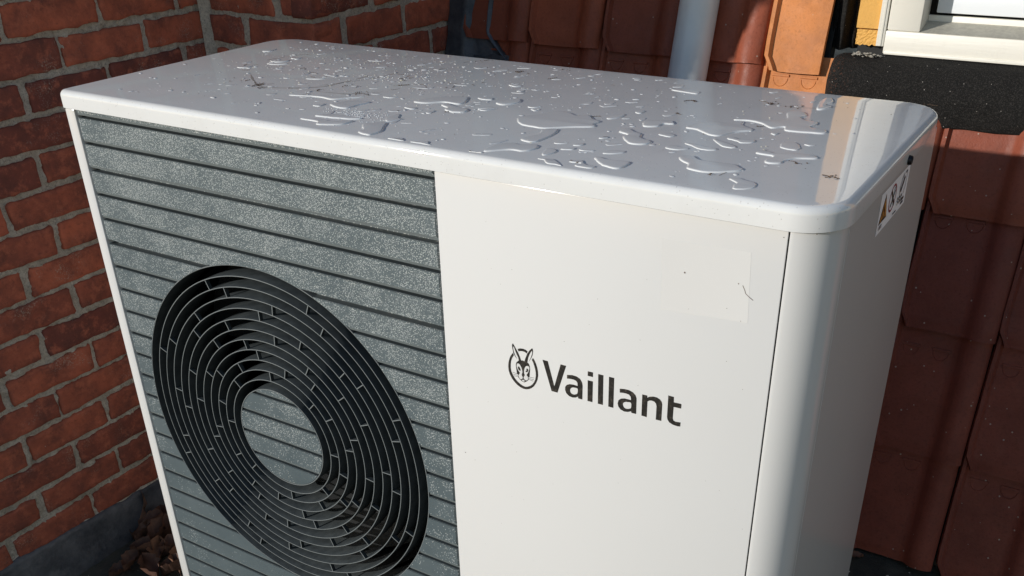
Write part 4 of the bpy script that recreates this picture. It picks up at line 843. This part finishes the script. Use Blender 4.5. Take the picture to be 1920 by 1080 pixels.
pl_('spanner_mark', [(.2745,-.0565),(.2850,-.0440)], .0016)
pl_('bracket_mark', [(.2700,-.0600),(.2685,-.0500),(.2730,-.0420),(.2800,-.0385)], .0006)
pl_('wave_mark', zig(.2610, -.0655, 7, .0040, .0035), .0005)
pl_('wave_mark', zig(.2640, -.0705, 6, .0040, .0035), .0005)
pl_('outline_mark', [(.2860,-.0390),(.2930,-.0375),(.2960,-.0420),(.2950,-.0560),(.2900,-.0640)], .0005)
def text3x5(name, s_, y0, z0, h_):
    G = {'R':'110101110101101','2':'111001111100111','9':'111101111001111','0':'111101101101111'}
    u = h_/5; q = MB()
    for ci, ch in enumerate(s_):
        for r_ in range(5):
            for c_ in range(3):
                if G[ch][r_*3+c_] == '1': y = y0 + (ci*4+c_)*u; z = z0 - r_*u; q.add([(XSD+.0009, y, z), (XSD+.0009, y+u, z), (XSD+.0009, y+u, z-u), (XSD+.0009, y, z-u)], [(0,1,2,3)])
    part(name, q, M_print, lb)
text3x5('lettering', 'R290', .1850, -.0712, .0042)
pl_('small_print', [(.2500,-.0765),(.2640,-.0765)], .0006)
pl_('small_print', [(.2850,-.0700),(.2960,-.0700)], .0011); pl_('small_print', [(.2850,-.0745),(.2960,-.0745)], .0009)

# ================================================================ water on the lid
def inward(poly):
    n = len(poly); s_ = 1 if area(poly) > 0 else -1; out = []
    for i in range(n):
        a, b = poly[i-1], poly[(i+1) % n]; tx, ty = b[0]-a[0], b[1]-a[1]; l_ = hypot(tx, ty) or 1
        out.append((-ty/l_*s_, tx/l_*s_))
    return out
def thick(poly, nrm):
    n = len(poly); out = []
    for i in range(n):
        px, py = poly[i]; dx, dy = nrm[i]; best = .08
        for j in range(n):
            if j == i or (j+1) % n == i: continue
            ax, ay = poly[j]; bx_, by = poly[(j+1) % n]; ex, ey = bx_-ax, by-ay
            den = dx*ey - dy*ex
            if abs(den) < 1e-12: continue
            t_ = ((ax-px)*ey - (ay-py)*ex)/den; u_ = ((ax-px)*dy - (ay-py)*dx)/den
            if t_ > 1e-5 and -.01 <= u_ <= 1.01: best = min(best, t_)
        out.append(best)
    n2 = len(out); return [min(out[i-1], out[i], out[(i+1) % n2]) for i in range(n2)]
def puddle_mesh(poly, h=.0012, wd=.0020):
    poly = [(min(W-.012, max(.012, x)), min(D-.012, max(.0125, y))) for x, y in poly]
    p = catmull(poly, 4)
    q = []
    for i, (x, y) in enumerate(p):
        q.append((x + .0010*nz(x*260, y*260), y + .0010*nz(x*260, y*260, 9)))
    p = q; nr = inward(p); th = thick(p, nr); N_ = len(p)
    rings = []
    for f in (0, .12, .30, .55, .80, 1.0):
        hh = sqrt(max(0, 1 - (1-f)**2))
        ring_ = []
        for i in range(N_):
            d_ = min(wd, .42*th[i]); k_ = d_/wd
            ring_.append((p[i][0] + nr[i][0]*d_*f, p[i][1] + nr[i][1]*d_*f, .00002 + h*hh*min(1, .45 + .55*k_)))
        rings.append(ring_)
    mb = MB(); mb.loops(rings)
    last = rings[-1]; b = len(mb.v) - N_
    tri = tessellate_polygon([[Vector((x, y, 0)) for x, y, z in last]])
    mb.f += [tuple(b + i for i in t_) for t_ in tri]
    return mb
PL = PUDDLE_LABELS
for i, poly in enumerate(PUD):
    ar = abs(area(poly))
    if min(y for x, y in poly) < .003 and max(y for x, y in poly) < .016: continue
    h_ = .0013 if ar > .0006 else .0009
    try: mb = puddle_mesh(poly, h_, .0022 if ar > .0006 else .0016)
    except Exception: continue
    lb_, gp = PL[i]
    solo('water_puddle', mb, M_water, lb_, 'puddle', gp, smooth=True)
# droplets nobody could count
dr = MB(); rd = random.Random(11)
def drop(mb, x, y, r, el, an, h_):
    n = 12; 
    rings = []
    for f in (1.0, .86, .6, .25):
        hh = sqrt(1 - f*f) if f < 1 else 0
        rings.append([(x + f*r*(cos(2*pi*k/n)*el*cos(an) - sin(2*pi*k/n)*sin(an)), y + f*r*(cos(2*pi*k/n)*el*sin(an) + sin(2*pi*k/n)*cos(an)), .00002 + h_*hh) for k in range(n)])
    mb.loops(rings, False, True)
def inpud(x, y):
    for poly in PUD:
        c = False; n = len(poly)
        for i in range(n):
            (x1, y1), (x2, y2) = poly[i-1], poly[i]
            if (y1 > y) != (y2 > y) and x < (x2-x1)*(y-y1)/(y2-y1) + x1: c = not c
        if c: return True
    return False
cnt = 0
while cnt < 760:
    if rd.random() < .45: x = rd.gauss(.36, .17); y = rd.gauss(.27, .09)
    else: x = rd.uniform(.06, 1.05); y = rd.uniform(.03, .44)
    if not (.02 < x < 1.07 and .02 < y < .44) or inpud(x, y): continue
    if x > .99 and rd.random() < .85: continue
    r = .0006 + .0022 * rd.random()**3.2
    drop(dr, x, y, r, rd.uniform(1, 2.2), rd.uniform(0, pi), r * rd.uniform(.18, .38)); cnt += 1
for cx_, cy_, sx_, sy_, n_ in ((.475, .085, .022, .008, 110), (.50, .07, .03, .02, 40), (.40, .28, .05, .03, 60)):
    for _ in range(n_): drop(dr, rd.gauss(cx_, sx_), rd.gauss(cy_, sy_), rd.uniform(.0004, .0011), 1, 0, .0006)
solo('water_droplets', dr, M_water, 'hundreds of tiny water droplets scattered over the white lid', 'droplets', kind='stuff', smooth=True)
# medium smears of water, thin
sm_ = []
for _ in range(190):
    x = rd.uniform(.10, 1.0) if rd.random() < .6 else rd.gauss(.45, .2); y = rd.uniform(.05, .43)
    if inpud(x, y) or not (.05 < x < .97): continue
    sm_.append((x, y))
mm = MB()
for x, y in sm_:
    L_ = .0025 + .0105*rd.random()**2; wd_ = L_*rd.uniform(.25, .6); an = rd.gauss(1.0, .5); n = 7
    poly = [(x + L_*cos(2*pi*k/n)*cos(an)*rd.uniform(.6, 1.2) - wd_*sin(2*pi*k/n)*sin(an)*rd.uniform(.5,1.3), y + L_*cos(2*pi*k/n)*sin(an)*rd.uniform(.6,1.2) + wd_*sin(2*pi*k/n)*cos(an)*rd.uniform(.5,1.3)) for k in range(n)]
    q = puddle_mesh(poly, .00045, .0014); mm.add(q.v, q.f)
solo('water_smears', mm, M_water, 'many small irregular water smears between the larger puddles', 'water', kind='stuff', smooth=True)

# grit and plant bits on the lid
def chunk(mb, x, y, r, z0=.0):
    v = [(x + r*a*rd.uniform(.6,1.3), y + r*b_*rd.uniform(.6,1.3), z0 + r*(c+1)*.5*rd.uniform(.6,1.2)) for a, b_, c in ((1,0,0),(-1,0,0),(0,1,0),(0,-1,0),(0,0,1),(0,0,-1))]
    mb.add(v, [(0,2,4),(2,1,4),(1,3,4),(3,0,4),(2,0,5),(1,2,5),(3,1,5),(0,3,5)])
wc = MB()
for x, y, r in CRUMBS: chunk(wc, x, y, r)
for _ in range(150):
    x, y = rd.gauss(.33, .13), rd.gauss(.29, .075)
    if .02 < x < 1 and .03 < y < .44: chunk(wc, x, y, rd.uniform(.0004, .0013))
for _ in range(80): chunk(wc, rd.uniform(.1, 1.05), rd.uniform(.03, .43), rd.uniform(.0003, .0008))
solo('white_crumbs', wc, M_crumb, 'tiny white crumbs sprinkled over the far left half of the lid', 'crumbs', kind='stuff')
dc = MB()
def twig(mb, x, y, an, L_, wd_, bend=0):
    pts = [(x + cos(an + bend*k/5)*L_*k/5, y + sin(an + bend*k/5)*L_*k/5) for k in range(6)]
    for a_, b_ in zip(pts, pts[1:]):
        dx, dy = b_[0]-a_[0], b_[1]-a_[1]; l_ = hypot(dx, dy) or 1; nx, ny = -dy/l_*wd_, dx/l_*wd_
        mb.add([(a_[0]-nx, a_[1]-ny, .0003), (b_[0]-nx, b_[1]-ny, .0003), (b_[0]+nx, b_[1]+ny, .0003), (a_[0]+nx, a_[1]+ny, .0003), ((a_[0]+b_[0])/2, (a_[1]+b_[1])/2, .0003 + wd_*1.5)], [(0,1,4),(1,2,4),(2,3,4),(3,0,4),(3,2,1,0)])
for x, y, n_, sp_ in DIRT:
    for _ in range(n_): chunk(dc, rd.gauss(x, sp_), rd.gauss(y, sp_), rd.uniform(.0005, .0016))
    for _ in range(max(1, n_//5)): twig(dc, rd.gauss(x, sp_), rd.gauss(y, sp_), rd.uniform(0, 6.3), rd.uniform(.004, .014), rd.uniform(.0002, .0006), rd.uniform(-1, 1))
for _ in range(70): chunk(dc, rd.uniform(.08, 1.06), rd.uniform(.03, .43), rd.uniform(.0003, .0009))
for _ in range(26): twig(dc, rd.gauss(.36, .14), rd.gauss(.26, .08), rd.uniform(0, 6.3), rd.uniform(.004, .018), rd.uniform(.0002, .0004), rd.uniform(-1, 1))
solo('plant_debris', dc, M_dirt, 'brown plant crumbs and bits of stalk stuck to the wet lid', 'debris', kind='stuff')
# wet dirty curve left behind on the lid
sw = MB()
def sweep(pts, wd_):
    p = catmull(pts + pts[::-1][1:-1], 6)[:6*(len(pts)-1)]
    for a_, b_ in zip(p, p[1:]):
        dx, dy = b_[0]-a_[0], b_[1]-a_[1]; l_ = hypot(dx, dy) or 1; k_ = wd_*(.5 + nz(a_[0]*60, a_[1]*60))
        nx, ny = -dy/l_*k_, dx/l_*k_
        sw.add([(a_[0]-nx, a_[1]-ny, .0001), (b_[0]-nx, b_[1]-ny, .0001), (b_[0]+nx, b_[1]+ny, .0001), (a_[0]+nx, a_[1]+ny, .0001)], [(0,1,2,3)])
for pts, wd_ in SWEEPS: sweep(pts, wd_)
M_smear = mat('thin_brown_smear', (.42,.38,.34), .3)
solo('dirt_smear', sw, M_smear, 'thin curved brownish dirt smears on the far left half of the lid', 'dirt', kind='stuff')

# ================================================================ dead leaves and stones on the ground
rl = random.Random(21)
def leaf(x, y, z, L_, an, tip, curl, m, name='dead_leaf'):
    mb = MB(); nu, nv = 8, 4
    def fn(u, v):
        s_ = u*L_; w_ = (.33*L_*sin(pi*min(1, u*1.02))**.8*(1 + .22*sin(u*21)) + .0006)
        t_ = (v - .5)*2*w_
        hz_ = curl*L_*(4*(v-.5)**2)*.9 + L_*.25*sin(u*2.6)*curl + .005*nz(u*4 + x*50, v*4)
        return (x + (s_-L_/2)*cos(an) - t_*sin(an), y + (s_-L_/2)*sin(an) + t_*cos(an), z + hz_ + tip*(s_/L_-.3)*L_)
    mb.grid(fn, nu, nv)
    mb.grid(lambda u, v: (x + (-L_/2 - .35*L_*u)*cos(an) - (v-.5)*.0016*sin(an), y + (-L_/2 - .35*L_*u)*sin(an) + (v-.5)*.0016*cos(an), z + .001 + curl*0 - tip*.3*L_ + .002*u), 3, 1)
    return mb
for i, (x, y, dz, L_, an, tip, curl, mi, lbl) in enumerate(LEAVES):
    solo('dead_leaf', leaf(x, y, -1.060 + dz, L_, an, tip, curl, 0), M_leaf[mi], lbl, 'leaf', 'dead leaves on the ground behind the unit' if x > .5 else 'dead leaves at the foot of the left wall', smooth=True)
lt = MB()
for _ in range(110):
    x, y = rl.uniform(-.36, .0), rl.uniform(.0, .34); q = leaf(x, y, -1.058 + rl.uniform(0, .006), rl.uniform(.005, .012), rl.uniform(0, 6.3), rl.uniform(-.3, .4), rl.uniform(.1, .6), 0); lt.add(q.v, q.f)
solo('leaf_litter', lt, M_leaf[2], 'crumbled dark leaf litter beside the left wall', 'leaf litter', kind='stuff', smooth=True)
gt = MB()
def pebble(mb, x, y, z0, r):
    v = [(x + r*a*rl.uniform(.7,1.3), y + r*b_*rl.uniform(.7,1.3), z0 + r*.7*(c+1)*rl.uniform(.7,1.2)) for a, b_, c in ((1,0,0),(-1,0,0),(0,1,0),(0,-1,0),(0,0,1),(0,0,-1))]
    mb.add(v, [(0,2,4),(2,1,4),(1,3,4),(3,0,4),(2,0,5),(1,2,5),(3,1,5),(0,3,5)])
for _ in range(60): pebble(gt, rl.uniform(.95, 1.25), rl.uniform(.80, .99), -1.064, rl.uniform(.0008, .0035))
for _ in range(60): pebble(gt, rl.uniform(-.42, 0), rl.uniform(0, .35), -1.062, rl.uniform(.0008, .0022))
solo('pale_grit', gt, M_grit, 'pale grit and small stones lying on the dark ground', 'grit', kind='stuff')
